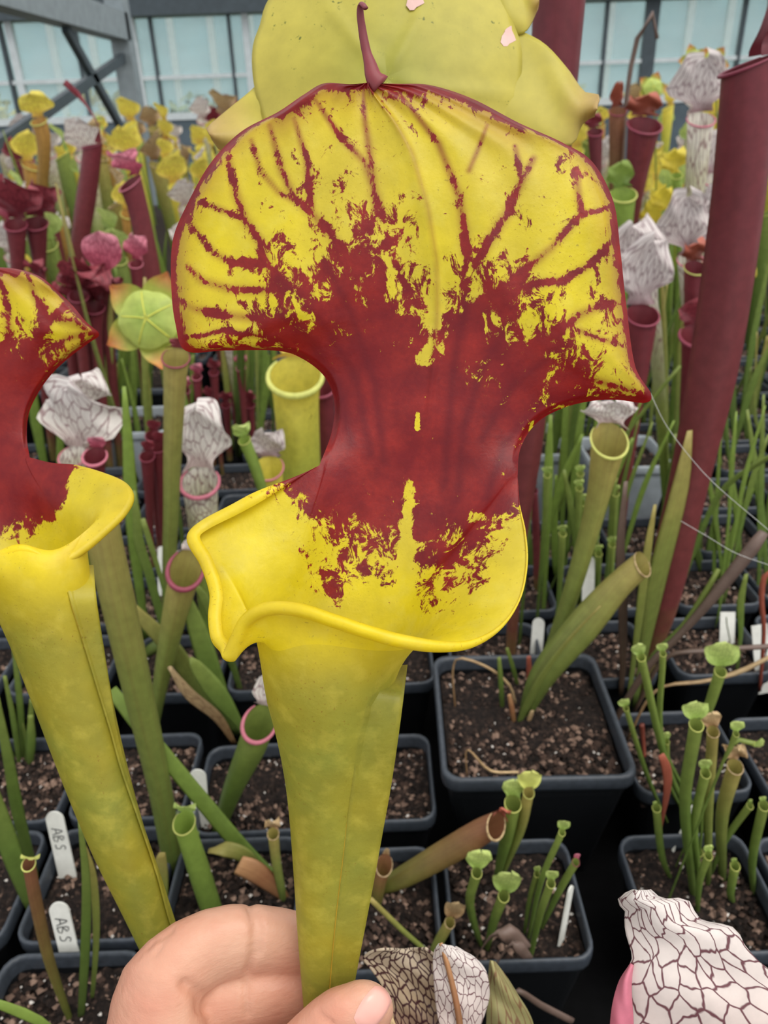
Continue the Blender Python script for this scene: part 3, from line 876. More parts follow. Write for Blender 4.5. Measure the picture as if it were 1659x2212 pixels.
# --- the second one, leaning, its hood cut by the frame
def left_den(x, y):
    yU = np.interp(x, [-420, -330, -250, -160, -110, -60, 0, 60, 110, 160, 215], [760, 720, 690, 670, 650, 690, 720, 745, 760, 765, 745])
    yL = np.interp(x, [-260, -180, -120, -60, 0, 60, 110, 140, 160], [1080, 1140, 1170, 1180, 1165, 1150, 1130, 1070, 1000])
    d = np.clip(np.minimum(.5 + (y - yU) / 150, .5 + (yL - y) / 70), 0, 1.35)
    d = np.where(y > 1230, 0, d)
    so = np.zeros_like(x); hy = sst(980, 860, y)
    for ln in ([(60, 590), (75, 640), (95, 670), (90, 705)], [(0, 590), (15, 660), (20, 720)], [(150, 650), (110, 690), (90, 720), (60, 760)], [(200, 715), (140, 735), (80, 770)], [(130, 690), (160, 690), (190, 715)],
               [(-60, 600), (-40, 680)], [(-140, 610), (-120, 680)], [(-220, 640), (-190, 700)], [(-300, 700), (-240, 740)]):
        q = pdist(x, y, ln)
        d = np.maximum(d, hy * .68 * np.exp(-(q / 9)**2)); so = np.maximum(so, hy * .7 * np.exp(-(q / 11)**2))
    d += hy * .16
    return np.clip(d, 0, 1.4), so
lrows = [((-230, 990, -60), (-85, 985, -90), (64, 988, -60)), ((-236, 930, -84), (-85, 925, -80), (58, 945, -88)), ((-240, 880, -92), (-85, 870, -66), (62, 895, -95)), ((-262, 840, -92), (-88, 825, -54), (82, 850, -95)),
         ((-300, 800, -84), (-92, 785, -40), (112, 808, -84)), ((-350, 770, -72), (-96, 750, -30), (150, 772, -72)), ((-400, 750, -62), (-100, 720, -20), (190, 742, -60)), ((-425, 730, -50), (-103, 695, -10), (214, 722, -48)),
         ((-420, 700, -40), (-106, 670, 0), (185, 694, -38)), ((-395, 670, -30), (-108, 648, 8), (155, 658, -28)), ((-350, 635, -20), (-110, 628, 14), (122, 626, -18)), ((-290, 605, -8), (-112, 608, 20), (85, 597, -8)),
         ((-220, 586, 4), (-112, 592, 24), (30, 580, 4)), ((-150, 578, 14), (-112, 580, 26), (-50, 576, 14)), ((-125, 575, 20), (-112, 574, 26), (-95, 574, 20))]
lrim = [(64, 988, -60), (110, 1000, -52), (160, 1006, -40), (225, 1026, -20), (266, 1046, 0), (278, 1070, 18), (262, 1102, 40), (225, 1140, 62), (178, 1180, 84), (132, 1206, 104), (104, 1198, 112), (64, 1180, 118), (34, 1180, 122), (0, 1196, 124), (-60, 1234, 124),
        (-150, 1262, 110), (-250, 1252, 84), (-320, 1190, 44), (-340, 1110, 4), (-300, 1040, -30), (-230, 990, -60)]
ltube = [(1262, -45, 203, 20), (1345, 2, 216, 4), (1420, 32, 228, -10), (1500, 62, 240, -26), (1600, 100, 262, -46), (1700, 138, 286, -70), (1850, 200, 330, -104), (1990, 272, 372, -140), (2200, 372, 446, -200), (2600, 520, 572, -420), (3050, 650, 690, -760), (3160, 676, 706, -860)]
lridge = [(132, 1222), (150, 1290), (178, 1380), (215, 1500), (240, 1580), (262, 1660), (300, 1770), (340, 1890), (366, 1985), (440, 2200), (560, 2600)]
ledge = [(202, 1222), (208, 1290), (220, 1380), (240, 1500), (252, 1580), (272, 1660), (304, 1770), (345, 1890), (376, 1985), (448, 2200), (566, 2600)]
LD0 = .215
lbase = PZ([(690, 3160, -860)], LD0)[0]
lp = thing('pitcher', 'yellow trumpet pitcher leaning beside the held one, tube passing behind the knuckles', 'pitcher', lbase)
big_pitcher(dict(D0=LD0, rows=lrows, rim=lrim, tube=ltube, ridge=lridge, edge=ledge, den=left_den, up=(-30, -90, 10), mouth=(20, 1080, 20), roll=11, lowy=(1220, 1400), top=[(-220, 586), (-112, 572), (30, 580)], flare=.55), lp, lbase)

# --- broad yellow flower behind the held pitcher
FD0 = .235
fbase = G(715, 1930, SOIL)
flw = thing('pitcher_flower', 'large nodding yellow green flower with umbrella disc behind the red-blotched hood', 'flower', fbase)
nA, nRr = 120, 26
V = []; UV = []
for i in range(nRr):
    r = i / (nRr - 1)
    for j in range(nA):
        a = 2 * math.pi * j / nA
        lob = 1 + .012 * math.cos(5 * (a - math.pi / 2)) - .02 * max(0, math.cos(5 * (a - math.pi / 2)))**8
        rib = 5 * math.exp(-((((a - math.radians(60) + math.pi / 5) % (2 * math.pi / 5)) - math.pi / 5) * max(r, .05) * 18)**2)
        V.append((836 + 290 * r * lob * math.cos(a), 168 - 20 * r * r - 300 * r * lob * math.sin(a), 30 - 75 * r**2.2 + rib * sst(0, .15, r)))
        UV.append((j / nA, r))
o = mk('umbrella', PZ(V, FD0), gridf(nRr, nA, True), M['umbrella'], flw, fbase, uv=UV); solid(o, .0008)
for k in range(5):
    a = math.radians(60 + 72 * k)
    ln = [(836 + 280 * r * math.cos(a), 168 - 20 * r * r - 290 * r * math.sin(a), 31 - 75 * r**2.2) for r in np.linspace(.04, .97, 16)]
    v, f, uvv = sweep(PZ(ln, FD0), np.linspace(.00045, .0002, 16), 6)
    mk('rib', v, f, M['rib'], o, fbase, uv=uvv)
def petal(name, rows, mat, root, org, D0, nu=24, nv=24, wav=6, thick=.0007, zc=20, uvflip=False):
    L = cr([r[0] for r in rows], nv); R = cr([r[1] for r in rows], nv)
    u = np.linspace(0, 1, nu); A = []; uv = []
    for i in range(nv):
        for k in u:
            q = L[i] * (1 - k) + R[i] * k
            q[2] += zc * (1 - (2 * k - 1)**2) + wav * math.sin(7 * k + i * .5)
            A.append(q); uv.append((k, i / (nv - 1)))
    o = mk(name, PZ(A, D0), gridf(nv, nu), mat, root, org, uv=uv)
    if thick: solid(o, thick)
    return o
petal('petal', [((900, 330, -60), (960, 60, -60)), ((1000, 380, -60), (1060, 30, -60)), ((1110, 330, -60), (1120, 65, -60)), ((1180, 318, -58), (1175, 95, -55)), ((1238, 312, -56), (1225, 150, -52)), ((1248, 285, -54), (1262, 200, -50)), ((1262, 262, -40), (1292, 205, -30)), ((1285, 250, -20), (1294, 215, -10))], M['petal'], flw, fbase, FD0)
petal('petal', [((760, 60, -60), (800, 300, -60)), ((640, 90, -60), (690, 380, -60)), ((550, 190, -60), (560, 330, -60)), ((500, 232, -56), (510, 330, -52)), ((455, 270, -46), (478, 325, -46)), ((446, 280, -40), (462, 305, -40))], M['petal'], flw, fbase, FD0)
petal('sepal', [((1010, 140, -64), (1060, -90, -64)), ((1100, 80, -64), (1120, -80, -64)), ((1135, 68, -62), (1160, -40, -60)), ((1160, 20, -58), (1172, -30, -58))], M['petal'], flw, fbase, FD0)
petal('sepal', [((640, 60, -64), (700, -160, -64)), ((600, 20, -64), (630, -150, -64)), ((580, 0, -62), (585, -80, -60))], M['petal'], flw, fbase, FD0)
for (x, y, s_) in ((1098, 78, 17), (897, -4, 20)):
    sc = [(x + s_ * math.cos(a) * (.8 + .3 * math.sin(3 * a)), y + 1.7 * s_ * math.sin(a) * (.8 + .25 * math.cos(2 * a + 1)), 0) for a in np.linspace(0, 2 * math.pi, 15)[:-1]]
    sc = [(a, b, 33 - 75 * min(1, math.hypot((a - 838) / 288, (b - 130) / 278))**2.2) for a, b, c in sc]
    cpt = np.mean(sc, 0)
    mk('scar', PZ(sc + [tuple(cpt + np.array([0, 0, 3]))], FD0), [(i, (i + 1) % 14, 14) for i in range(14)], M['scar'] if 'scar' in M else M.setdefault('scar', plain('pale_dry_scar', srgb(214, 178, 170), .8)), flw, fbase)
st = cr([fbase, PY(735, 1500, fbase[1]), PY(850, 1050, fbase[1]), PY(900, 600, fbase[1]), PY(890, 250, fbase[1]), PZ([(870, 60, -130)], FD0)[0], PZ([(845, 130, -50)], FD0)[0]], 40)
V, Fc, UV = sweep(st, [.0028] * 40, 8)
mk('stem', V, Fc, M['green'], flw, fbase, uv=UV)

# ================================================================== the hand
def blob_chain(pts, n=18, ns=20, flat=1.0):
    """capsule chain in photo space: (x, y, z, r)"""
    p = cr(np.array(pts, float), n)
    T = np.gradient(p[:, :3], axis=0); T /= np.linalg.norm(T, axis=1)[:, None]
    ends = []
    for e, sgn in ((0, -1), (-1, 1)):
        r = p[e, 3]
        ends.append([np.concatenate([p[e, :3] + sgn * T[e] * r * math.sin(b), [r * math.cos(b)]]) for b in np.linspace(.25, 1.5, 6)])
    q = np.array(ends[0][::-1] + list(p) + ends[1])
    Tq = np.vstack([np.repeat(T[:1], 6, 0), T, np.repeat(T[-1:], 6, 0)])
    V = []
    for i in range(len(q)):
        a = np.array([0, 0, 1.0]); s_ = np.cross(Tq[i], a); s_ /= np.linalg.norm(s_) + 1e-9; b = np.cross(s_, Tq[i])
        for k in range(ns):
            th = 2 * math.pi * k / ns
            V.append(q[i, :3] + q[i, 3] * (math.cos(th) * s_ + flat * math.sin(th) * b))
    Fc = gridf(len(q), ns, True) + [tuple(range(ns)), tuple(range((len(q) - 1) * ns, len(q) * ns))]
    return V, Fc
chains = [
    [(395, 2560, -230, 128), (352, 2380, -215, 118), (338, 2240, -205, 112), (352, 2140, -205, 100), (385, 2090, -214, 88), (440, 2052, -232, 83), (500, 2036, -250, 84), (556, 2032, -268, 80), (620, 2040, -292, 77), (690, 2052, -318, 70)],   # index
    [(470, 2600, -300, 120), (400, 2400, -300, 104), (400, 2260, -290, 92), (440, 2195, -285, 82), (500, 2172, -290, 76), (570, 2162, -300, 74), (640, 2160, -318, 70), (700, 2165, -335, 62)],          # middle
    [(520, 2620, -330, 115), (450, 2440, -330, 98), (450, 2330, -320, 84), (500, 2282, -318, 76), (570, 2266, -324, 73), (640, 2262, -338, 68), (700, 2268, -350, 58)],    # ring
    [(560, 2680, -360, 105), (500, 2540, -360, 88), (510, 2430, -350, 76), (560, 2384, -345, 70), (640, 2362, -356, 62), (690, 2366, -362, 54)],    # little
    [(560, 2620, -180, 150), (600, 2440, -130, 122), (650, 2320, -96, 98), (705, 2245, -78, 84), (752, 2200, -70, 78), (783, 2182, -68, 68)],     # thumb
    [(430, 2700, -250, 190), (520, 2680, -260, 190), (560, 2760, -260, 170)],                                         # palm
    [(500, 2700, -260, 190), (480, 3000, -260, 170), (430, 3500, -240, 200), (380, 4000, -200, 220)],                          # wrist and forearm
]
V = []; Fc = []
for c in chains:
    v, f = blob_chain(c)
    b = len(V); V += v; Fc += [tuple(i + b for i in g) for g in f]
HAND0 = .175
horg = PZ([(480, 2700, -260)], HAND0)[0]
me_src = mk('hand_source', PZ(V, HAND0), Fc, M['skin'], None, horg)
md = me_src.modifiers.new('r', 'REMESH'); md.mode = 'VOXEL'; md.voxel_size = .0009
md = me_src.modifiers.new('s', 'SMOOTH'); md.factor = .5; md.iterations = 5
dg = bpy.context.evaluated_depsgraph_get()
hm = bpy.data.meshes.new_from_object(me_src.evaluated_get(dg))
bpy.data.objects.remove(me_src, do_unlink=True)
# joint creases pressed into the skin
co = np.zeros(len(hm.vertices) * 3); hm.vertices.foreach_get('co', co); co = co.reshape(-1, 3)
no = np.zeros(len(hm.vertices) * 3); hm.vertices.foreach_get('normal', no); no = no.reshape(-1, 3)
wv = co + horg
rel = wv - CAM; dep = rel @ FW; ppx = CX + F * (rel @ RT) / dep; ppy = CY - F * (rel @ UP) / dep
for ln, w, a in (([(540, 1960), (552, 2000), (548, 2060), (535, 2100)], 9, .0007), ([(556, 1965), (566, 2010), (562, 2060)], 5, .0004), ([(400, 2130), (432, 2150), (436, 2180)], 16, .0010), ([(318, 2048), (336, 2030)], 6, .0003), ([(345, 2030), (372, 2010)], 6, .0003), ([(332, 2066), (352, 2040)], 5, .0003), ([(530, 2130), (534, 2190)], 7, .0005), ([(690, 2190), (720, 2215)], 6, .0004)):
    q = pdist(ppx, ppy, ln)
    co -= no * (1.6 * a * np.exp(-(q / w)**2))[:, None]
hm.vertices.foreach_set('co', co.ravel()); hm.update()
hm.polygons.foreach_set('use_smooth', [True] * len(hm.polygons))
hm.materials.clear(); hm.materials.append(M['skin'])
hand = bpy.data.objects.new('hand', hm); COL.objects.link(hand); hand.location = horg
tag(hand, 'bare hand, fingers curled behind and thumb in front, gripping the tall pitcher tube', 'hand')
# thumb nail lying on the thumb tip
from mathutils.bvhtree import BVHTree
tree = BVHTree.FromPolygons([tuple(v) for v in wv], [tuple(p.vertices) for p in hm.polygons])
A = []; nu_, nv_ = 15, 15
for i in range(nv_):
    for k in range(nu_):
        a = 2 * k / (nu_ - 1) - 1; b = 2 * i / (nv_ - 1) - 1
        r = max(abs(a), abs(b)); l = math.hypot(a, b) + 1e-9; sx, sy = a * (r / l) ** .6, b * (r / l) ** .6
        x = 806 + sx * 30 * .80 + sy * 50 * .55; y = 2178 + sx * 30 * .55 - sy * 50 * .84
        d = FW + (x - CX) / F * RT - (y - CY) / F * UP
        h_ = tree.ray_cast(Vector(CAM), Vector(d / np.linalg.norm(d)))
        if h_[0] is None:
            h_ = tree.find_nearest(Vector(P(x, y, .182)))
        e = 1 - max(abs(a), abs(b))
        A.append(np.array(h_[0]) + np.array(h_[1]) * (.00005 + .0005 * min(1, e * 4)))
mk('thumb_nail', A, gridf(nv_, nu_), M['nail'], hand, horg)
for k, (x, y) in enumerate(((230, 2178), (238, 2190), (246, 2176), (240, 2200), (252, 2208))):
    d = FW + (x - CX) / F * RT - (y - CY) / F * UP
    h_ = tree.ray_cast(Vector(CAM), Vector(d / np.linalg.norm(d)))
    if h_[0] is None:
        continue
    p0 = np.array(h_[0]); n0 = np.array(h_[1])
    ln = [p0, p0 + n0 * .0008 + RT * .002 - UP * .001, p0 + n0 * .001 + RT * (.004 + .001 * k) - UP * .0035]
    v, f, u_ = sweep(cr(ln, 7), [.00005] * 7, 4)
    mk('arm_hair', v, f, M['hair'], hand, horg)

# ================================================================== the other plants
def to_path(path, Y, zs, dy):
    """pixel path (px, py, width px), base first, set upright at distance Y on soil height zs"""
    x0, y0, w0 = path[0]
    if Y is None:
        b = G(x0, y0, zs); Y = b[1]
    pts = []; rad = []
    for i, (x, y, w) in enumerate(path):
        k = i / max(1, len(path) - 1)
        p = PY(x, y, Y + dy * k)
        pts.append(p); rad.append(w / 2 * depth_of(p) / F)
    if pts[0][2] > zs + .004:
        b = pts[0].copy(); b[2] = zs - .003
        d = pts[0] - pts[1]; hgt = pts[0][2] - zs
        if d[2] < -1e-4:
            b[0] += np.clip(d[0] / -d[2] * hgt, -.6 * hgt, .6 * hgt) * .6
        pts.insert(0, b); rad.insert(0, rad[0] * .7)
    else:
        while len(pts) > 2 and pts[1][2] < zs:
            pts.pop(0); rad.pop(0)
        pts[0][2] = zs - .003
    return pts, rad

def pit_geo(pts, rad, face=(0, -1), hood=None, ns=14, n=16, slant=.5, flare=1.25, nu=13, nv=12):
    """returns (tube, lip, hood) as (V, F, UV) in world space"""
    A = cr(np.array([[*p, r] for p, r in zip(pts, rad)]), n)
    p, r = A[:, :3], np.maximum(A[:, 3], .0004)
    T = np.gradient(p, axis=0); T /= np.linalg.norm(T, axis=1)[:, None] + 1e-12
    f0 = np.array([face[0], face[1], face[2] if len(face) > 2 else 0.0]); V = []; UV = []
    fr_ = []
    for i in range(n):
        f = f0 - T[i] * (f0 @ T[i]); f /= np.linalg.norm(f) + 1e-9; s_ = np.cross(T[i], f); fr_.append((f, s_))
        k = i / (n - 1); rr = r[i]
        for j in range(ns + 1):
            a = 2 * math.pi * j / ns                      # a = 0 at the back
            sl = slant * rr * sst(.8, 1, k) * math.cos(a)
            keel = 1 + .25 * max(0, -math.cos(a))**10 * (1 - sst(.75, 1, k))
            V.append(p[i] + rr * keel * (-math.cos(a) * f + math.sin(a) * s_) + T[i] * sl)
            UV.append((j / ns, k))
    tube = (V, gridf(n, ns + 1), UV)
    f, s_ = fr_[-1]; t = T[-1]; R = r[-1]
    rimp = []
    for a in np.linspace(.28 * math.pi, 1.72 * math.pi, 22):
        rimp.append(p[-1] + R * (-math.cos(a) * f + math.sin(a) * s_) * 1.0 + t * slant * R * math.cos(a))
    rimp = np.array(rimp); c0 = rimp.mean(0)
    LV = []; LU = []; ph = np.linspace(0, 1, 22)
    lr = R * (flare - 1) * .27
    for i, q in enumerate(rimp):
        o = q - p[-1]; o -= t * (o @ t); o /= np.linalg.norm(o) + 1e-9
        w = lr * (.35 + .65 * math.sin(math.pi * ph[i]))
        for b in np.linspace(-.6, 4.0, 8):
            LV.append(q + o * w * (1 - math.cos(b)) + t * w * math.sin(b)); LU.append((i / 21, .9))
    lip = (LV, gridf(22, 8), LU)
    hd = None
    if hood:
        hl, hw, lean, ruf, style = hood
        B = p[-1] - f * R * .95 + t * slant * R
        HV_ = []; HU = []
        phs = (hw * 7919) % 6.28
        for i in range(nv):
            k = i / (nv - 1)
            neck = R * (.95 if style != 'flava' else .8)
            nk = neck * (1 - .45 * sst(0, .2, k)) if style != 'round' else neck * (1 - .2 * sst(0, .2, k))
            if style == 'round':
                kk = min(1, max(0, (k - .06) / .94))
                w = max(nk * (1 - sst(.05, .4, k)), hw / 2 * math.sqrt(max(0, 1 - (2 * kk - 1)**2)))
            else:
                sh = math.sin(math.pi * min(1, max(0, (k - .10) / .90))**.75)**.45 if k > .10 else 0
                w = nk * (1 - sst(.12, .4, k)) + hw / 2 * sh * sst(.08, .36, k)
            if i == nv - 1:
                w = hw * .02
            cc = B + t * hl * (k - .25 * lean * k * k) + f * (hl * lean * k**1.8 + R * .1)
            for j in range(nu):
                u = 2 * j / (nu - 1) - 1
                cup = (R * .9 * (1 - math.sqrt(max(0, 1 - min(1, abs(u))**2 * .9))) * (1 - sst(.0, .35, k)))
                z = cup + ruf * hw * .5 * abs(u)**1.5 * math.sin(9 * k + 3.1 * u + phs) - .12 * hw * u * u * sst(.3, .7, k)
                z += ruf * hw * .22 * abs(u)**2 * math.sin(24 * k + 5 * u + 2 * phs) * sst(.2, .5, k)
                yy = ruf * hw * .35 * abs(u)**2 * math.cos(13 * k + 2 * u + phs) * sst(.3, .6, k) + .10 * hl * u * u * sst(.5, 1, k) * (1 if style != 'round' else -.3)
                HV_.append(cc + s_ * u * w + f * z + t * yy); HU.append((u * .5 + .5, k))
        hd = (HV_, gridf(nv, nu), HU)
    return tube, lip, hd

KIND = {  # tube, lip, hood materials
    'flava': ('flava', 'yglip', 'flavahood'), 'amber': ('amber', 'yglip', 'flavahood'), 'red': ('red', 'redlip', 'redhood'), 'pink': ('red', 'pinklip', 'pinkhood'),
    'leuco': ('leuco', 'pinklip', 'leucohood'), 'grey': ('leuco', 'pinklip', 'greyhood'), 'redgrey': ('red', 'redlip', 'greyhood'), 'mini': ('green', 'yglip', 'minihood'), 'bright': ('green2', 'yglip', 'minihood'),
    'dry': ('olive', 'tan', 'tan'), 'bronze': ('bronze', 'tan', 'tan'), 'rosy': ('olive', 'redlip', 'leucohood'), 'pale': ('flava', 'yglip', 'minihood'), 'bronzewhite': ('bronze', 'yglip', 'leucohood'), 'rust': ('rust', 'rust', 'rust'), 'brown': ('brown', 'tan', 'tan')}
def pitcher(kind, path, label, hood=None, Y=None, zs=SOIL, dy=0.0, face=(0, -1), group=None, slant=.5, flare=1.3, cat='pitcher', name='pitcher', mats=None, hi=False):
    pts, rad = to_path(path, Y, zs, dy)
    base = pts[0].copy()
    sc = depth_of(pts[-1]) / F
    hd = (hood[0] * sc, hood[1] * sc, hood[2], hood[3], hood[4]) if hood else None
    tb, lp_, h_ = pit_geo(pts, rad, face, hd, slant=slant, flare=flare, n=24 if hi else 16, ns=20 if hi else 14, nu=25 if hi else 15, nv=25 if hi else 14)
    km = mats or KIND[kind]
    t = thing(name, label, cat, base, group)
    mk('tube', tb[0], tb[1], M[km[0]], t, base, uv=tb[2])
    mk('lip', lp_[0], lp_[1], M[km[1]], t, base, uv=lp_[2])
    if h_:
        mk('hood', h_[0], h_[1], M[km[2]], t, base, uv=h_[2])
    return t

def leaf(path, label, mat='green', Y=None, zs=SOIL, dy=0.0, flat=.16, group=None, name='leaf', cat='leaf', ns=8, n=18, side=(1, .25, .1)):
    pts, rad = to_path(path, Y, zs, dy)
    A = cr(np.array([[*p, r] for p, r in zip(pts, rad)]), n)
    V, Fc, UV = sweep(A[:, :3], np.maximum(A[:, 3], .0003), ns, flat, side)
    o = mk(name, V, Fc, M[mat], None, pts[0], uv=UV)
    o.location = pts[0]
    return tag(o, label, cat, group)

# ---- upper left, behind the frame brace
pitcher('amber', [(92, 420, 22), (95, 340, 26), (92, 285, 32), (84, 262, 34)], 'amber pitcher with flat lemon yellow hood beside the crossed steel braces', (50, 76, .5, .1, 'flava'), Y=2.0)
pitcher('red', [(165, 600, 30), (178, 500, 34), (192, 400, 38), (200, 315, 40)], 'tallest slender maroon pitcher with a long hooked tip by the steel brace', (112, 40, .75, .1, 'flava'), Y=1.45, face=(-1, -.25))
pitcher('red', [(36, 620, 26), (38, 560, 30), (34, 485, 44)], 'maroon pitcher of the twin pair with wide drooping pink hood', (95, 110, .7, .2, 'leuco'), Y=1.30)
pitcher('red', [(86, 620, 26), (84, 560, 30), (78, 482, 48)], 'maroon twin pitcher with flared skirt lip standing nearest the tallest maroon pitcher', (70, 70, .8, .2, 'leuco'), Y=1.33)
pitcher('pink', [(345, 690, 34), (322, 560, 40), (296, 440, 44), (282, 395, 52)], 'leaning maroon pitcher with pale pink wavy hood over an orange mouth', (60, 96, .9, .25, 'leuco'), Y=1.22, face=(-.7, -.8))
pitcher('pink', [(228, 690, 26), (226, 640, 30), (222, 600, 36)], 'pitcher with one big rounded rose pink hood', (92, 86, .2, .1, 'round'), Y=1.02)
pitcher('pink', [(300, 680, 22), (298, 620, 24), (294, 570, 28)], 'pitcher with small rose pink frilled hood beside the big rounded pink one', (55, 52, .3, .3, 'leuco'), Y=1.05)
for k, (x, y, w, h) in enumerate(((170, 615, 92, 62), (205, 640, 96, 70), (185, 590, 70, 46), (150, 640, 70, 50), (230, 615, 60, 50), (75, 580, 46, 34))):
    pitcher('red', [(x + 4, y + 110, 24), (x + 2, y + 60, 30), (x, y + 24, 40)], 'low crumpled maroon pitcher hood in the frilled clump below the rose pink hood', (h, w, .8, .5, 'leuco'), Y=.98 + .015 * k, group='crumpled maroon hoods in the clump')
pitcher('leuco', [(165, 1100, 30), (160, 1050, 34), (158, 985, 56)], 'white hood with brown veins spreading behind the leaning yellow pitcher', (150, 190, .25, .22, 'leuco'), Y=.62, face=(-.3, -1), hi=True)
pitcher('leuco', [(196, 1080, 24), (190, 1000, 26), (182, 900, 30)], 'white hood with a brown-stained curled flap above the broad white one', (86, 120, .3, .35, 'leuco'), Y=.64, face=(.5, -1), hi=True)
pitcher('pink', [(212, 1080, 26), (210, 1040, 30), (205, 985, 46)], 'short pitcher with a smooth cherry red lip under the broad white hood', (30, 40, .3, .1, 'round'), Y=.60, flare=1.6)
# pale green flower with orange sepals
def flower(px, py, rp, Y, label, stem, discm='disc', sepm='orange', tilt=.35, spin=0.0, group=None, squash=.95):
    c = PY(px, py, Y); sc = depth_of(c) / F; r = rp * sc
    pts, _ = to_path([(x, y, 8) for x, y in stem], Y + .02, SOIL, 0)
    base = pts[0].copy()
    t = thing('pitcher_flower', label, 'flower', base, group)
    ax = np.array([0, -math.cos(tilt), math.sin(tilt)]); X = np.array([1.0, 0, 0]); Z = np.cross(X, ax) * -1
    Z = np.array([0, math.sin(tilt), math.cos(tilt)])
    V = []; UV = []; n1, n2 = 12, 50
    for i in range(n1):
        q = i / (n1 - 1)
        for j in range(n2):
            a = 2 * math.pi * j / n2
            lob = 1 + .08 * abs(math.cos(2.5 * (a + spin)))
            rb = .05 * math.exp(-(((a + spin + math.pi / 5) % (2 * math.pi / 5) - math.pi / 5) * q * 9)**2)
            V.append(c + r * q * lob * (math.cos(a) * X + math.sin(a) * Z * squash) + ax * r * (.35 * (1 - q**2.2) + rb * q)); UV.append((j / n2, q))
    o = mk('umbrella', V, gridf(n1, n2, True), M[discm], t, base, uv=UV)
    for k in range(5):
        a = spin + 2 * math.pi * k / 5
        d = math.cos(a) * X + math.sin(a) * Z; sd = -math.sin(a) * X + math.cos(a) * Z
        V, Fc, U_ = sweep([c + d * r * q * 1.0 + ax * r * (.35 * (1 - q**2.2) + .03) for q in np.linspace(.03, .95, 8)], [r * .022] * 8, 5)
        mk('rib', V, Fc, M['rib'], o, base, uv=U_)
        a += math.pi / 5
        d = math.cos(a) * X + math.sin(a) * Z; sd = -math.sin(a) * X + math.cos(a) * Z
        V = []; UV = []
        for i in range(10):
            q = i / 9; w = r * .62 * math.sin(math.pi * min(.97, q * .8 + .18))**.8 * (1 if q < .75 else max(.05, (1 - q) / .25)**.5)
            for j in range(9):
                u = j / 4 - 1
                V.append(c + d * r * (.25 + 1.5 * q) + sd * w * u + ax * r * (-.25 - .1 * q + .16 * (u * u) + .2 * q * q)); UV.append((j / 8, q))
        mk('sepal', V, gridf(10, 9), M[sepm], t, base, uv=UV)
    q = [np.array(p) for p in pts] + [c - ax * r * .3]
    V, Fc, U_ = sweep(cr(q, 20), [max(.0012, r * .09)] * 20, 7)
    mk('stem', V, Fc, M['green'], t, base, uv=U_)
    return t
flower(322, 690, 62, .70, 'green ribbed flower with five orange-edged sepals beside the red-blotched hoods', [(374, 1000), (366, 900), (348, 780)], spin=.5)
pitcher('bronze', [(330, 1575, 20), (352, 1380, 28), (368, 1150, 32), (372, 1000, 38), (378, 830, 48), (380, 772, 56)], 'long green pitcher with red-flushed top standing under the ribbed green flower', (26, 40, .3, .1, 'round'), Y=.575, mats=('olive', 'redlip', 'redhood'), hi=True)
leaf([(300, 1260, 20), (284, 1100, 30), (276, 950, 22), (268, 835, 8)], 'thin upright green blade with notched tip between white hoods', 'green2', Y=.60)
for k, (x, y) in enumerate(((318, 985), (342, 965), (330, 940))):
    pitcher('red', [(x + 6, y + 150, 14), (x + 4, y + 80, 20), (x, y, 30)], 'short dull red pitcher in the trio beside the thin green blade', (30, 30, .4, .1, 'round'), Y=.72 + .012 * k, group='dull red pitchers beside the green blade')
pitcher('leuco', [(440, 1230, 40), (440, 1150, 60), (432, 1040, 76)], 'white frilled hood with purple throat and pink lip beside the held pitcher', (150, 130, .2, .28, 'leuco'), Y=.60, hi=True, flare=1.5)
pitcher('grey', [(590, 1130, 36), (588, 1070, 46), (580, 1010, 62)], 'small white hood with dense purple veins next to a curled green hood', (66, 80, .3, .35, 'leuco'), Y=.66, mats=('flava', 'pinklip', 'greyhood'))
pitcher('bright', [(575, 1090, 20), (555, 1020, 24), (528, 950, 26)], 'small lime green pitcher with curled tip between two white hoods', (36, 40, .5, .4, 'round'), Y=.62)
pitcher('flava', [(652, 1140, 84), (648, 1000, 88), (640, 870, 98), (638, 810, 108)], 'pale yellow pitcher with drooping cream lip behind the narrow red neck', (60, 90, .3, .1, 'round'), Y=.72, flare=1.5, hi=True, mats=('flava', 'yglip', 'flavahood'))
pitcher('red', [(705, 1000, 34), (702, 900, 44), (694, 836, 56)], 'dark red lipped pitcher half hidden by the narrow red neck', (30, 40, .5, .1, 'round'), Y=.78, flare=1.5)
for k, (x, y) in enumerate(((425, 800), (462, 790), (452, 850), (520, 780), (488, 860), (540, 860), (400, 830), (505, 820))):
    pitcher('pink' if k % 3 == 0 else 'red', [(x + 8, y + 130, 12), (x + 4, y + 70, 14), (x, y + 14, 20)], 'thin dark red pitcher in the shaded row between ribbed flower and pale yellow pitcher', (26, 28, .5, .3, 'leuco'), Y=.95 + .02 * k, group='thin dark red pitchers in the shaded row')
# ---- left middle
pitcher('rosy', [(332, 1570, 22), (352, 1450, 36), (384, 1300, 58), (402, 1228, 66)], 'green pitcher with round dark red mouth lip by the yellow lip of the held one', (34, 44, .4, .2, 'leuco'), Y=.47, flare=1.7, hi=True, slant=.9, mats=('olive', 'redlip', 'leucohood'))
pitcher('olive', [(372, 1850, 42), (345, 1700, 50), (300, 1500, 62), (255, 1300, 72), (226, 1170, 74), (212, 1090, 74)], 'ribbed olive pitcher tube rising behind the leaning yellow pitcher', (20, 40, .2, .1, 'round'), Y=.345, mats=('olive', 'yglip', 'minihood'), hi=True)
leaf([(515, 1600, 14), (470, 1490, 40), (430, 1370, 42), (395, 1270, 16)], 'broad green blade crossing behind the red-lipped green pitcher', 'green', Y=.47)
leaf([(520, 1610, 12), (440, 1500, 32), (370, 1400, 40), (262, 1292, 22)], 'green blade with brown edge slanting below the ribbed olive tube', 'olive', Y=.485)
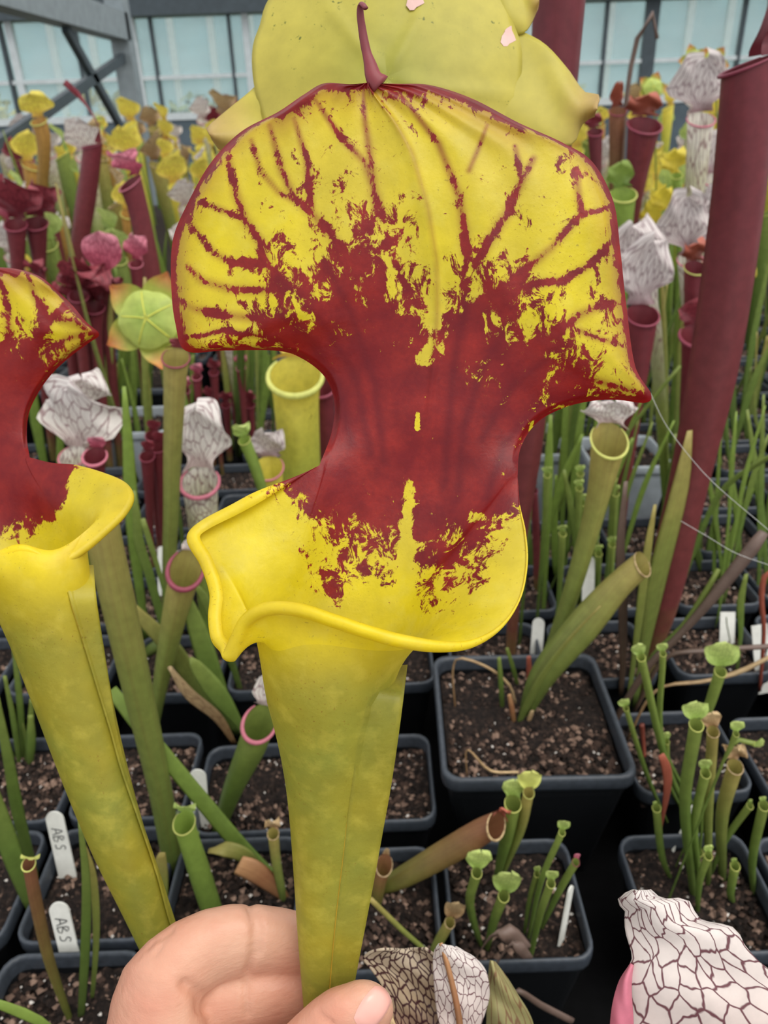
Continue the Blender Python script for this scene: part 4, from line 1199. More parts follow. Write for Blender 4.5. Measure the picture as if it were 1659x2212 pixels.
leaf([(505, 1600, 10), (470, 1550, 22), (410, 1500, 26), (365, 1440, 8)], 'cream-tipped withered blade below the slanting green blade', 'tan', Y=.46)
leaf([(520, 1570, 16), (470, 1500, 44), (425, 1440, 30), (412, 1420, 6)], 'short dark green leaf with a red point', 'green', Y=.45)
leaf([(615, 1925, 20), (540, 1850, 34), (420, 1710, 36), (300, 1565, 34), (240, 1490, 26)], 'long green strap leaf slanting down to the knuckles between both yellow tubes', 'green2', Y=.33, dy=.03)
leaf([(322, 1240, 20), (300, 1170, 22), (296, 1120, 18), (288, 1060, 10)], 'green blade rising from the dark pot beside the yellow spout', 'green', Y=.56)
leaf([(345, 1240, 10), (320, 1160, 13), (308, 1120, 10)], 'thin curved green blade next to the rising one', 'green', Y=.55)
leaf([(500, 1430, 16), (470, 1360, 24), (440, 1290, 20), (420, 1260, 8)], 'dark green blade half behind the yellow spout', 'green', Y=.52)
pitcher('bright', [(458, 1965, 44), (430, 1880, 46), (404, 1800, 44), (398, 1776, 46)], 'short fat bright green pitcher with curled open mouth above the hand', (38, 50, .5, .2, 'round'), Y=None, face=(-.2, -1), hi=True)
pitcher('pale', [(448, 1960, 16), (430, 1860, 22), (420, 1822, 24)], 'small pale hood peeping beside the short fat bright green pitcher', (34, 26, .2, .1, 'round'), Y=.335)
pitcher('rosy', [(470, 1790, 26), (505, 1700, 44), (545, 1610, 62), (562, 1560, 64)], 'leaning green pitcher with thick pink lip half behind the held tube', (92, 80, .1, .3, 'leuco'), Y=.375, flare=1.6, hi=True, slant=.8, face=(-.3, -1), mats=('green', 'pinklip', 'leucohood'))
pitcher('dry', [(612, 1940, 18), (598, 1870, 20), (590, 1800, 24)], 'thin green pitcher with shrivelled tan hood beside the held tube', (28, 34, .4, .5, 'leuco'))
leaf([(625, 1945, 14), (585, 1910, 40), (545, 1880, 52), (515, 1868, 44)], 'broken brown leaf with a torn square end above the index finger', 'brown', Y=.318)
leaf([(570, 1900, 14), (530, 1850, 36), (490, 1835, 34), (450, 1838, 14)], 'folded bronze leaf beside the broken brown one', 'olive', Y=.328)
leaf([(545, 1878, 8), (500, 1876, 9), (440, 1878, 8)], 'red leaf stalk lying across the soil', 'rust', Y=.345, flat=.8)
leaf([(352, 1945, 22), (350, 1900, 26), (346, 1870, 30), (350, 1842, 14)], 'small yellow green leaf pressed against the leaning yellow tube', 'olive', Y=.30)
# left edge tuft
for k, (b, t, w) in enumerate((((48, 1640), (30, 1400), 14), ((55, 1645), (68, 1510), 14), ((40, 1650), (10, 1460), 12), ((62, 1650), (66, 1545), 18), ((30, 1640), (-10, 1560), 10), ((58, 1640), (48, 1560), 9))):
    leaf([(b[0], b[1], w * .7), ((b[0] + t[0]) / 2 + 4, (b[1] + t[1]) / 2, w), (t[0], t[1], w * .6)], 'thin green seedling leaf in the upright tuft behind the leaning yellow tube', 'green', group='thin leaves of the seedling tuft', flat=.4)
leaf([(78, 1905, 16), (40, 1760, 26), (18, 1640, 22), (-10, 1500, 14)], 'tall narrow green blade rising past the inked labels', 'green')
leaf([(72, 1975, 18), (45, 1900, 36), (10, 1800, 44), (-30, 1680, 30)], 'wide dark green blade near the dry-mouthed stalk', 'green')
pitcher('dry', [(150, 2200, 12), (108, 2080, 22), (80, 1960, 26), (62, 1866, 26)], 'slim amber stalk with a dried pale open mouth beside the inked labels', (8, 40, 1.2, .2, 'round'), Y=None, flare=1.5, mats=('bronze', 'yglip', 'yglip'), hi=True)
leaf([(172, 2200, 14), (184, 2050, 20), (186, 1900, 18), (172, 1770, 8)], 'narrow green blade standing beside the inked white labels', 'green')
leaf([(196, 2160, 8), (208, 2020, 14), (200, 1890, 16), (176, 1815, 10)], 'narrow yellowing blade with withered point next to the green one', 'olive')
leaf([(140, 2260, 20), (90, 2210, 26), (40, 2185, 28), (-30, 2160, 20)], 'green blade lying across the corner pot below the labels', 'green2', Y=.19)
# ---- right of the held pitcher: big pot
pitcher('bronze', [(1130, 1545, 22), (1170, 1460, 52), (1255, 1355, 68), (1330, 1270, 58), (1388, 1218, 52)], 'leaning amber-topped pitcher with a cut open end in the largest pot', None, zs=BSOIL, flare=1.25, hi=True, face=(.6, -.6, .6), mats=('olive', 'tan', 'tan'))
leaf([(1128, 1545, 18), (1170, 1470, 32), (1230, 1390, 34), (1300, 1310, 16)], 'long yellow green blade hugging the cut open pitcher', 'olive', Y=.432, zs=BSOIL)
pitcher('bronzewhite', [(1140, 1540, 18), (1185, 1420, 30), (1240, 1260, 38), (1290, 1080, 48), (1316, 950, 76)], 'tall olive pitcher with a cream-rimmed round mouth and ragged white hood', (62, 120, .4, .3, 'leuco'), Y=.47, zs=BSOIL, hi=True, flare=1.35, slant=.7, mats=('olive', 'yglip', 'leucohood'))
for k, (b, t, w, m) in enumerate((((1086, 1530), (1078, 1420), 12, 'green'), ((1112, 1562), (1100, 1500), 12, 'brown'), ((1145, 1500), (1142, 1418), 14, 'rust'), ((1140, 1562), (1150, 1535), 12, 'tan'), ((1120, 1480), (1095, 1400), 10, 'green'))):
    leaf([(b[0], b[1], w * .8), ((b[0] + t[0]) / 2, (b[1] + t[1]) / 2, w), (t[0], t[1], w * .7)], ['short green stub in the largest pot', 'short brown stub in the largest pot', 'short rusty curled stalk in the largest pot', 'tiny tan sprout on the soil of the largest pot', 'thin green blade at the yellow lip above the largest pot'][k], m, zs=BSOIL, flat=.5)
leaf([(1280, 1617, 6), (1330, 1620, 10), (1375, 1632, 12), (1392, 1634, 8)], 'fallen rust red stalk lying over the rim of the largest pot', 'rust', Y=.415, zs=BIG_H, flat=.7)
leaf([(1010, 1620, 4), (1060, 1665, 6), (1120, 1668, 5)], 'pale dry thread lying along the front rim of the largest pot', 'tan', Y=.372, zs=BIG_H + .001, flat=.8)
leaf([(985, 1425, 5), (1050, 1440, 6), (1100, 1480, 6), (1115, 1525, 5)], 'grey dry stem drooping over the soil in the largest pot', 'tan', Y=.45, zs=BSOIL, flat=.8)
# ---- the great red pitchers
pitcher('red', [(1398, 1450, 22), (1432, 1300, 66), (1490, 1050, 74), (1545, 800, 92), (1590, 500, 100), (1612, 250, 112), (1618, 140, 110)], 'very tall thick maroon pitcher standing behind the spider silk', (230, 110, .15, .1, 'flava'), Y=.50, hi=True, face=(-1, .12), slant=.25)
pitcher('red', [(1108, 1330, 26), (1118, 1150, 44), (1140, 950, 66), (1165, 600, 84), (1190, 250, 100), (1208, 0, 112), (1215, -120, 120)], 'huge maroon pitcher tube rising behind the yellow flower petals', (140, 150, .3, .1, 'flava'), Y=.50, hi=True)
leaf([(1385, 1440, 20), (1420, 1250, 50), (1470, 1050, 44), (1490, 930, 14)], 'wide dull green keel leaf along the foot of the very tall maroon pitcher', 'olive', Y=.485)
leaf([(1370, 1420, 14), (1385, 1300, 22), (1400, 1180, 20), (1415, 1090, 8)], 'upright orange-tinged blade before the very tall maroon pitcher', 'olive', Y=.475)
leaf([(1345, 1440, 16), (1345, 1300, 24), (1340, 1180, 22), (1352, 1040, 10)], 'brown-green blade near the cut open pitcher end', 'dead', Y=.50)
pitcher('red', [(1480, 1020, 26), (1488, 900, 40), (1500, 780, 54), (1506, 725, 68)], 'dark maroon pitcher with a flared skirt lip before the very tall one', (56, 70, .3, .2, 'leuco'), Y=.74, flare=1.6)
pitcher('red', [(1496, 720, 34), (1496, 640, 36), (1502, 578, 46)], 'slim red pitcher with cream lip and rusty crumpled hood', (44, 60, .5, .5, 'leuco'), Y=.78, mats=('red', 'yglip', 'rust'))
pitcher('redgrey', [(1335, 1210, 16), (1348, 1050, 26), (1370, 850, 44), (1388, 680, 66)], 'maroon pitcher with mottled grey hood beside the red-edged hood corner', (150, 120, .35, .3, 'leuco'), Y=.72, hi=True)
pitcher('grey', [(1415, 720, 30), (1400, 650, 40), (1392, 610, 56)], 'lilac grey folded hood standing behind the red edge of the great hood', (110, 130, .2, .45, 'leuco'), Y=.80, hi=True)
pitcher('grey', [(1500, 760, 28), (1492, 660, 38), (1490, 560, 50)], 'broad pale lilac frilled hood leaning before the very tall maroon pitcher', (120, 120, .15, .45, 'leuco'), Y=.86, hi=True)
pitcher('grey', [(1535, 700, 28), (1540, 560, 40), (1545, 500, 50)], 'pale lilac hood touching the very tall maroon tube', (80, 80, .3, .4, 'leuco'), Y=.90)
pitcher('grey', [(1490, 560, 34), (1497, 450, 38), (1506, 350, 46), (1514, 258, 56)], 'green tubed pitcher with woolly white flared crown beside the very tall maroon one', (108, 134, .25, .25, 'leuco'), Y=1.02, hi=True, mats=('leuco', 'pinklip', 'greyhood'))
pitcher('grey', [(1520, 600, 34), (1530, 480, 40), (1545, 390, 52)], 'netted white pitcher tube behind the woolly white crown', (84, 70, .2, .2, 'leuco'), Y=1.08)
for k, (x, y) in enumerate(((1462, 360), (1440, 440), (1475, 470), (1418, 470))):
    pitcher('flava', [(x + 6, y + 180, 14), (x + 3, y + 90, 18), (x, y + 20, 22)], 'vivid yellow hood with pointed corners behind the woolly white crown', (48, 66, .3, .4, 'leuco'), Y=1.16 + .02 * k, group='vivid yellow hoods', mats=('green2', 'yglip', 'brightyel'))
pitcher('bright', [(1345, 560, 30), (1345, 480, 44), (1346, 420, 54)], 'lime green pitcher with pointed hood at the red edge of the great hood', (50, 60, .2, .2, 'flava'), Y=1.05, mats=('green2', 'yglip', 'green2'))
pitcher('amber', [(1325, 480, 22), (1330, 380, 28), (1334, 240, 36)], 'brown-red slender pitcher with a thin drooping black tip', (50, 30, .6, .2, 'flava'), Y=1.25, mats=('bronze', 'redlip', 'rust'))
pitcher('red', [(1362, 480, 34), (1375, 380, 46), (1392, 270, 70)], 'dark maroon pitcher with rusty hood right beside the brown-red slender one', (46, 80, .6, .3, 'leuco'), Y=1.22, mats=('red', 'redlip', 'rust'))
pitcher('red', [(1290, 460, 18), (1288, 380, 22), (1285, 285, 32)], 'small dark maroon pitcher below the curled yellow petal', (30, 40, .5, .2, 'leuco'), Y=1.2)
leaf([(1342, 560, 10), (1346, 300, 12), (1362, 150, 12), (1385, 60, 14), (1410, 30, 18), (1424, 62, 30), (1420, 84, 10)], 'withered brown flower stalk curling over against the glass', 'dead', Y=1.3, flat=.7)
for k, (x, y) in enumerate(((1500, 130), (1543, 132), (1410, 190))):
    flower(x, y, 20, 1.5 + .1 * k, ['small yellow green flower above the woolly white crown, farther from the tall maroon tube', 'small yellow green flower nearest the very tall maroon tube', 'small lime flower with orange sepal near the withered stalk'][k], [(x + 10, y + 420), (x + 4, y + 60)], spin=.3 * k)
# long red pitcher and green blades right of the neck
pitcher('red', [(1160, 1260, 14), (1158, 1150, 16), (1152, 1060, 18)], 'thin red stalk among green blades below the great hood corner', (20, 20, .3, .1, 'round'), Y=.66)
gb = random.Random(21)
for k in range(72):
    x = gb.uniform(1130, 1660); yb = gb.uniform(1120, 1330) if k % 2 else gb.uniform(900, 1100); h = gb.uniform(180, 420); w = gb.uniform(9, 26)
    ln = gb.uniform(-50, 110)
    leaf([(x, yb, w * .6), (x + ln * .4, yb - h * .5, w), (x + ln, yb - h, w * .35)], 'upright green blade in the thicket around the thick maroon stems', ['green', 'green2', 'olive', 'green'][k % 4], Y=gb.uniform(.58, .80) if k % 2 else gb.uniform(.8, 1.15), group='green blades in the thicket')
for k in range(30):
    x = gb.uniform(215, 720); yb = gb.uniform(840, 1010); h = gb.uniform(140, 330); w = gb.uniform(8, 20); ln = gb.uniform(-50, 50)
    leaf([(x, yb, w * .6), (x + ln * .4, yb - h * .5, w), (x + ln, yb - h, w * .35)], 'green blade behind the pale silver pot and the shaded red pitchers', ['green', 'olive', 'green2'][k % 3], Y=gb.uniform(.95, 1.3), group='green blades behind the shaded red pitchers')
leaf([(1500, 1190, 14), (1560, 1060, 20), (1640, 1000, 24), (1720, 960, 20)], 'long green blade arching sideways past the very tall maroon stem', 'green', Y=.60)
leaf([(1340, 960, 10), (1420, 850, 12), (1470, 790, 9)], 'straight thin green leaf slanting under the hood corner', 'green', Y=.64)
for k in range(14):
    x = gb.uniform(1120, 1330); y = gb.uniform(1000, 1200)
    pitcher('mini', [(x - 10, y + 160, 9), (x - 4, y + 80, 12), (x, y, 15)], 'thin lime pitcher in the low tangle behind the largest pot', (18, 22, .4, .2, 'round'), Y=gb.uniform(.56, .66), group='thin lime pitchers in the tangle')
# ---- right edge, dead stalks
leaf([(1400, 1440, 18), (1470, 1370, 18), (1540, 1290, 26), (1620, 1190, 34), (1650, 1150, 24)], 'dead brown thick stalk leaning over the dark pots', 'dead', Y=.44, flat=.8)
leaf([(1410, 1420, 14), (1480, 1350, 18), (1530, 1270, 14), (1552, 1230, 10)], 'thin green flower stem with dried bud above the dark pots', 'green', Y=.445, flat=.9)
leaf([(1440, 1420, 12), (1540, 1405, 12), (1680, 1395, 12)], 'brown horizontal stem passing in front of the white labels', 'dead', Y=.45, zs=.1, flat=.9)
leaf([(1420, 1490, 8), (1530, 1470, 10), (1600, 1450, 14), (1680, 1410, 10)], 'pale dead stem curving below the brown horizontal one', 'tan', Y=.43, zs=.09, flat=.8)
leaf([(1600, 1370, 12), (1600, 1300, 20), (1612, 1240, 10)], 'short green blade standing between the white labels', 'green', Y=.52)
leaf([(1650, 1360, 10), (1645, 1290, 12), (1655, 1240, 12), (1690, 1230, 8)], 'hooked orange stalk beside the white labels', 'rust', Y=.50, flat=.9)
# ---- crowded seedlings in the right-hand pot
seed = [((1455, 1940), (1440, 1650), (1385, 1420), 18, 26), ((1470, 1900), (1430, 1600), (1432, 1412), 14, 20), ((1500, 1930), (1480, 1730), (1504, 1565), 30, 46), ((1530, 1900), (1530, 1740), (1540, 1580), 26, 36), ((1560, 1900), (1560, 1760), (1588, 1655), 34, 40),
        ((1500, 1600), (1530, 1530), (1556, 1450), 26, 62), ((1440, 1780), (1400, 1680), (1352, 1530), 12, 20), ((1470, 1780), (1445, 1690), (1440, 1602), 12, 18), ((1510, 1900), (1500, 1780), (1524, 1670), 22, 24), ((1515, 1800), (1518, 1690), (1524, 1700), 14, 20),
        ((1440, 1950), (1430, 1850), (1418, 1745), 18, 8), ((1475, 1940), (1490, 1890), (1510, 1840), 18, 10), ((1505, 1980), (1512, 1900), (1530, 1848), 18, 18), ((1575, 1990), (1578, 1930), (1588, 1870), 20, 10), ((1610, 1990), (1626, 1850), (1650, 1740), 22, 12), ((1620, 2000), (1630, 1960), (1634, 1925), 16, 18), ((1530, 1900), (1570, 1810), (1620, 1740), 16, 8), ((1560, 1650), (1590, 1600), (1628, 1606), 12, 22), ((1560, 1650), (1580, 1610), (1590, 1585), 14, 26)]
for k, (b, m_, t, w, hw) in enumerate(seed):
    pitcher('mini' if k not in (3, 4) else 'dry', [(b[0], b[1], w * .45), (m_[0], m_[1], w * .8), (t[0], t[1], w * .95)], 'slim green seedling pitcher with pale round hood in the crowded pot' if k not in (3, 4) else ('seedling pitcher with tan rounded hood in the crowded pot' if k == 3 else 'thick bronze seedling pitcher with shrivelled tan hood in the crowded pot'),
            (hw * 1.1, hw * 1.25, .1, .12 if k != 4 else .6, 'round'), Y=.30 + .006 * (k % 6) if k not in (0, 1, 5, 6, 7) else .37 + .008 * (k % 3), group='slim seedling pitchers in the crowded pot' if k not in (3, 4) else None)
leaf([(1430, 1775, 8), (1442, 1700, 20), (1440, 1660, 22), (1428, 1630, 14)], 'rust red curled dead leaf standing by the largest pot corner', 'rust', Y=.35)
# ---- pot of pale hooded seedlings
sd2 = [((1042, 2045), (1015, 1950), (1030, 1885), 24, 48, 'small seedling pitcher with round lime hood beside a twin'), ((1050, 2050), (1070, 1980), (1088, 1935), 26, 54, 'seedling pitcher with the largest round lime hood'), ((1075, 1890), (1096, 1800), (1108, 1735), 38, 42, 'fat green seedling pitcher with flat lime hood before the largest pot'),
       ((1090, 1880), (1125, 1790), (1142, 1712), 26, 44, 'amber seedling pitcher with curled cream hood before the largest pot'), ((1140, 2030), (1170, 1900), (1214, 1798), 16, 24, 'thread-thin seedling pitcher with forked lime tip'), ((1142, 2085), (1165, 1980), (1190, 1908), 20, 24, 'thin seedling pitcher with a forked mouth by the white label'),
       ((1165, 2010), (1205, 1930), (1244, 1862), 18, 12, 'thin seedling with a red tip by the white label'), ((1132, 2020), (1145, 1940), (1160, 1888), 14, 14, 'shortest thin seedling with a pale green bead tip')]
for k, (b, m_, t, w, hw, lb) in enumerate(sd2):
    pitcher('mini', [(b[0], b[1], w * .4), (m_[0], m_[1], w * .8), (t[0], t[1], w * .9)], lb, (hw * 1.15, hw * 1.2, .1, .12, 'round'), Y=None if k not in (2, 3) else .325, mats=('green', 'yglip', 'minihood') if k not in (3, 6) else (('olive', 'yglip', 'yglip') if k == 3 else ('green', 'redlip', 'pinklip')))
pitcher('bronze', [(800, 1925, 20), (860, 1898, 40), (960, 1842, 52), (1040, 1796, 54), (1072, 1782, 52)], 'green pitcher lying sideways with brown rolled open mouth behind the held tube', (26, 40, .3, .2, 'round'), Y=.325, dy=-.01, flare=1.4, face=(.5, -1, .2), hi=True, mats=('bronze', 'tan', 'rust'))
pitcher('bronze', [(812, 1950, 26), (820, 1900, 32), (830, 1868, 34)], 'stubby brown pitcher with small round hole beside the sideways one', (20, 12, .1, .1, 'flava'), Y=.315, flare=1.35, slant=.9, mats=('bronze', 'tan', 'tan'))
pitcher('dry', [(925, 2075, 18), (950, 2030, 22), (972, 1992, 22)], 'small stalk with a dried tan teardrop hood on the soil', (56, 46, .1, .15, 'round'), Y=None)
leaf([(935, 2070, 10), (870, 2010, 12), (800, 1942, 12)], 'straight yellow green stalk lying across the pot corner', 'olive', Y=.262, flat=.8)
leaf([(1112, 2140, 12), (1170, 2172, 16), (1236, 2206, 16)], 'brown flat dead stem lying before the pale hooded seedlings', 'dead', Y=.232, zs=.075, flat=.5)
for k, (x, y, s_) in enumerate(((1100, 2030, 46), (1120, 2055, 30))):
    leaf([(x - s_, y, 8), (x - s_ * .3, y - 18, s_ * .9), (x + s_ * .5, y + 8, s_ * .8), (x + s_, y + 14, 6)], ['larger crumpled dead brown leaf on the seedlings soil', 'smaller crumpled dead leaf on the seedlings soil'][k], 'dead', Y=.258 - .008 * k, flat=.35)

# ---- near white hoods at the bottom
def near_hood(name, label, rows, mat, D0, base, tube_pts, tube_r, tubem, extra=(), wav=8, zc=30, nu=40, nv=40):
    t = thing(name, label, 'pitcher', base)
    petal('hood', rows, M[mat], t, base, D0, nu, nv, wav, .0007, zc)
    for (nm, rw, m_, w_, z_) in extra:
        petal(nm, rw, M[m_], t, base, D0, nu, nv, w_, .0007, z_)
    A = cr(np.array(tube_pts), 20)
    V, Fc, UV = sweep(A, np.interp(np.linspace(0, 1, 20), np.linspace(0, 1, len(tube_r)), tube_r), 16)
    mk('tube', V, Fc, M[tubem], t, base, uv=UV)
    return t
b1 = np.array([.10, .092, SOIL - .003])
near_hood('pitcher', 'big white hood netted with crimson veins and pink edge, standing before the crowded pot', [((1395, 2560, -40), (1620, 2560, -40)), ((1335, 2400, -20), (1730, 2400, -30)), ((1320, 2270, 0), (1790, 2280, -20)), ((1326, 2180, 10), (1790, 2200, -16)), ((1346, 2112, 14), (1750, 2150, -10)), ((1366, 2070, 16), (1690, 2112, -4)), ((1354, 2020, 20), (1640, 2078, 0)), ((1350, 1990, 24), (1606, 2040, 6)), ((1352, 1968, 28), (1586, 2006, 10)), ((1338, 1952, 32), (1510, 1986, 16)), ((1334, 1944, 36), (1484, 1944, 22)), ((1350, 1932, 40), (1432, 1944, 30)), ((1368, 1924, 42), (1404, 1922, 36))],
          'leuconear', .205, b1, [b1, b1 + np.array([.0, .004, .1]), PZ([(1510, 2620, -60)], .205)[0], PZ([(1510, 2480, -60)], .205)[0]], [.006, .012, .018, .016], 'leuco',
          [('lip', [((1322, 2420, 30), (1400, 2440, 40)), ((1318, 2300, 36), (1372, 2310, 50)), ((1322, 2190, 34), (1366, 2200, 46)), ((1338, 2124, 28), (1362, 2130, 36)), ((1364, 2082, 22), (1367, 2084, 22))], 'pinklip', 2, 16)], wav=7, zc=46)
b2 = np.array([.036, .165, SOIL - .003])
near_hood('pitcher', 'dark net-veined hood with plum throat and brown-ribbed white flap beside the thumb', [((850, 2400, -20), (960, 2400, -20)), ((850, 2280, -10), (985, 2290, -10)), ((845, 2200, 0), (980, 2220, 0)), ((825, 2130, 10), (965, 2150, 5)), ((800, 2090, 18), (955, 2105, 10)), ((784, 2072, 24), (946, 2078, 14)), ((800, 2056, 30), (938, 2062, 18)), ((828, 2050, 34), (920, 2048, 22))],
          'leucodark', .245, b2, [b2, b2 + np.array([.0, -.004, .08]), PZ([(905, 2500, -40)], .245)[0], PZ([(905, 2380, -40)], .245)[0]], [.005, .009, .012, .011], 'leuco',
          [('flap', [((985, 2330, 20), (1030, 2330, 20)), ((960, 2250, 24), (1030, 2240, 24)), ((945, 2190, 28), (1046, 2190, 28)), ((938, 2120, 30), (1057, 2146, 32)), ((936, 2080, 34), (1050, 2100, 36)), ((940, 2052, 38), (1022, 2066, 40)), ((950, 2038, 42), (985, 2046, 44))], 'leuconear', 4, 18), ('midrib', [((998, 2330, 46), (1010, 2330, 46)), ((985, 2190, 52), (995, 2190, 52)), ((962, 2080, 56), (969, 2080, 56)), ((950, 2038, 50), (954, 2036, 50))], 'brown', 0, 4),
           ('lip', [((850, 2330, 20), (880, 2330, 30)), ((838, 2240, 30), (862, 2240, 40)), ((834, 2190, 30), (846, 2192, 36))], 'tan', 0, 6)], wav=9, zc=-30)
b3 = np.array([.066, .172, SOIL - .003])
near_hood('pitcher', 'olive hood with thin red veins and pale rim beside the brown-ribbed flap', [((1052, 2420, 0), (1160, 2420, 0)), ((1050, 2300, 4), (1156, 2300, 4)), ((1052, 2200, 8), (1150, 2206, 6)), ((1056, 2130, 12), (1118, 2150, 8)), ((1058, 2090, 16), (1090, 2106, 12)), ((1060, 2074, 18), (1068, 2078, 16))],
          'bronzehood', .262, b3, [b3, b3 + np.array([.003, -.004, .06]), PZ([(1105, 2520, -30)], .262)[0], PZ([(1105, 2400, -30)], .262)[0]], [.004, .008, .010, .009], 'olive') if M.setdefault('bronzehood', leaf_mat('olive_veined_hood', [(0, srgb(150, 140, 84)), (1, srgb(186, 178, 116))], tl=.25, vein=(srgb(130, 60, 40), 7, 3, .09, 0, .7), var=0)) else None
leaf([(860, 2260, 10), (850, 2215, 36), (862, 2196, 30), (880, 2200, 8)], 'lime green crinkled leaf tip poking up below the thumb', 'green2', Y=.19, zs=SOIL)

# ---- white plant labels
def label_tag(bot, top, wpx, text, lb, zs=SOIL, Y=None, group=None, turn=0.0, marks=None, rnd_top=True):
    b = G(*bot, zs) if Y is None else PY(*bot, Y)
    if b[2] > zs: b = b + np.array([0, 0, 0])
    tp = PY(*top, b[1] + .012)
    sc = depth_of(b) / F; w = wpx * sc / 2
    up = tp - b; Ln = np.linalg.norm(up); up /= Ln
    rt = np.array([math.cos(turn), math.sin(turn), 0]); rt -= up * (rt @ up); rt /= np.linalg.norm(rt)
    nrm = np.cross(rt, up)
    if nrm[1] > 0: nrm = -nrm
    out = [(-w * .85, -.02), (-w, 0), (-w, Ln - w)]
    if rnd_top:
        out += [(-w * math.cos(a), Ln - w + w * math.sin(a)) for a in np.linspace(0, math.pi, 14)[1:-1]]
    else:
        out += [(-w, Ln), (w, Ln)]
    out += [(w, Ln - w), (w, 0), (w * .85, -.02)]
    n = len(out); V = []
    for th in (0.0006, -.0006):
        V += [b + rt * x + up * y + nrm * th for x, y in out]
    Fc = [tuple(range(n)), tuple(range(2 * n - 1, n - 1, -1))] + [(i, (i + 1) % n, n + (i + 1) % n, n + i) for i in range(n)]
    t = thing('plant_label', lb, 'label', b, group)
    mk('plate', V, Fc, M['tagw'], t, b, smooth=False)
    GL = {'A': [[(0, 0), (.35, 1), (.72, 0)], [(.14, .38), (.6, .38)]], 'B': [[(0, 0), (0.05, 1), (.5, .86), (.08, .52), (.62, .3), (.5, .06), (0, 0)]], 'S': [[(.62, .88), (.3, .98), (.16, .68), (.5, .42), (.4, .08), (0, .06)]]}
    x0 = .0
    strokes = []
    for ch in text:
        for st_ in GL[ch]:
            strokes.append([(x0 + p[0], p[1]) for p in st_])
        x0 += .92
    hgt = w * 1.15
    V = []; Fc = []
    for st_ in strokes:
        L3 = [b + rt * ((p[1] - .5) * hgt) + up * (Ln * .76 - p[0] * hgt * .98) + nrm * .0008 for p in st_]
        L3 = cr(np.array(L3), 14)
        v, f, _ = sweep(L3, [.00028] * 14, 6)
        k = len(V); V += list(v); Fc += [tuple(i + k for i in q) for q in f]
    if V:
        mk('handwriting', V, Fc, M['ink'], t, b)
    if marks:
        V = []; Fc = []
        for st_, m_ in marks:
            L3 = cr(np.array([b + rt * p[0] * w + up * p[1] * Ln + nrm * .0009 for p in st_]), 14)
            v, f, _ = sweep(L3, [.0004] * 14, 6)
            k = len(V); V += list(v); Fc += [tuple(i + k for i in q) for q in f]
        mk('smudge', V, Fc, M[marks[0][1]], t, b)
    return t
label_tag((147, 1895), (115, 1753), 38, 'ABS', 'white plant label inked ABS standing against the black pot wall')
label_tag((156, 2082), (124, 1949), 42, 'ABS', 'white plant label inked ABS, wider, standing on lit soil in front of a grey rim')
label_tag((436, 1785), (426, 1662), 36, '', 'plain white plant label with worn top between the two yellow tubes')
label_tag((1210, 2045), (1234, 1914), 24, '', 'white plant label turned edge-on at the rim of the seedlings pot', turn=.9)
label_tag((1455, 1840), (1500, 1738), 16, '', 'narrow white plant label half hidden among the crowded seedlings', turn=.6)
label_tag((1570, 1390), (1572, 1322), 32, '', 'short square white label stained green beside the dead stalks', rnd_top=False, marks=[([(-.2, .85), (-.1, .6), (.2, .3), (.4, .05)], 'green')])
label_tag((1648, 1452), (1640, 1350), 34, '', 'square white label with a dark scribble behind the brown stem', rnd_top=False, marks=[([(.3, .4), (.7, .5), (.4, .3), (.8, .35), (.4, .2), (.7, .1)], 'ink')])
label_tag((1158, 1415), (1164, 1335), 26, '', 'blurred white plant label behind the largest pot')
label_tag((1270, 1290), (1272, 1200), 26, '', 'blurred white plant label in the green tangle behind the largest pot', Y=.60)
label_tag((348, 1240), (348, 1180), 14, '', 'small white plant label in the dark beside the long green pitcher', Y=.6)

# ---- spider silk between the tall maroon pitcher and the frame side
def silk(path, Y0, Y1, lb):
    n = len(path); pts = [PY(x, y, Y0 + (Y1 - Y0) * i / (n - 1)) for i, (x, y) in enumerate(path)]
    V, Fc, UV = sweep(cr(np.array(pts), 30), [.00012] * 30, 5)
    o = mk('spider_silk', V, Fc, M['silk'], None, pts[0]); o.location = pts[0]
    tag(o, lb, 'silk')
silk([(1405, 850), (1440, 920), (1510, 1010), (1560, 1060), (1660, 1145), (1720, 1200)], .36, .33, 'longer white spider silk strand crossing the tall maroon pitcher')
silk([(1470, 1125), (1530, 1160), (1590, 1195), (1690, 1230)], .38, .35, 'shorter beaded silk strand over the dark pots')

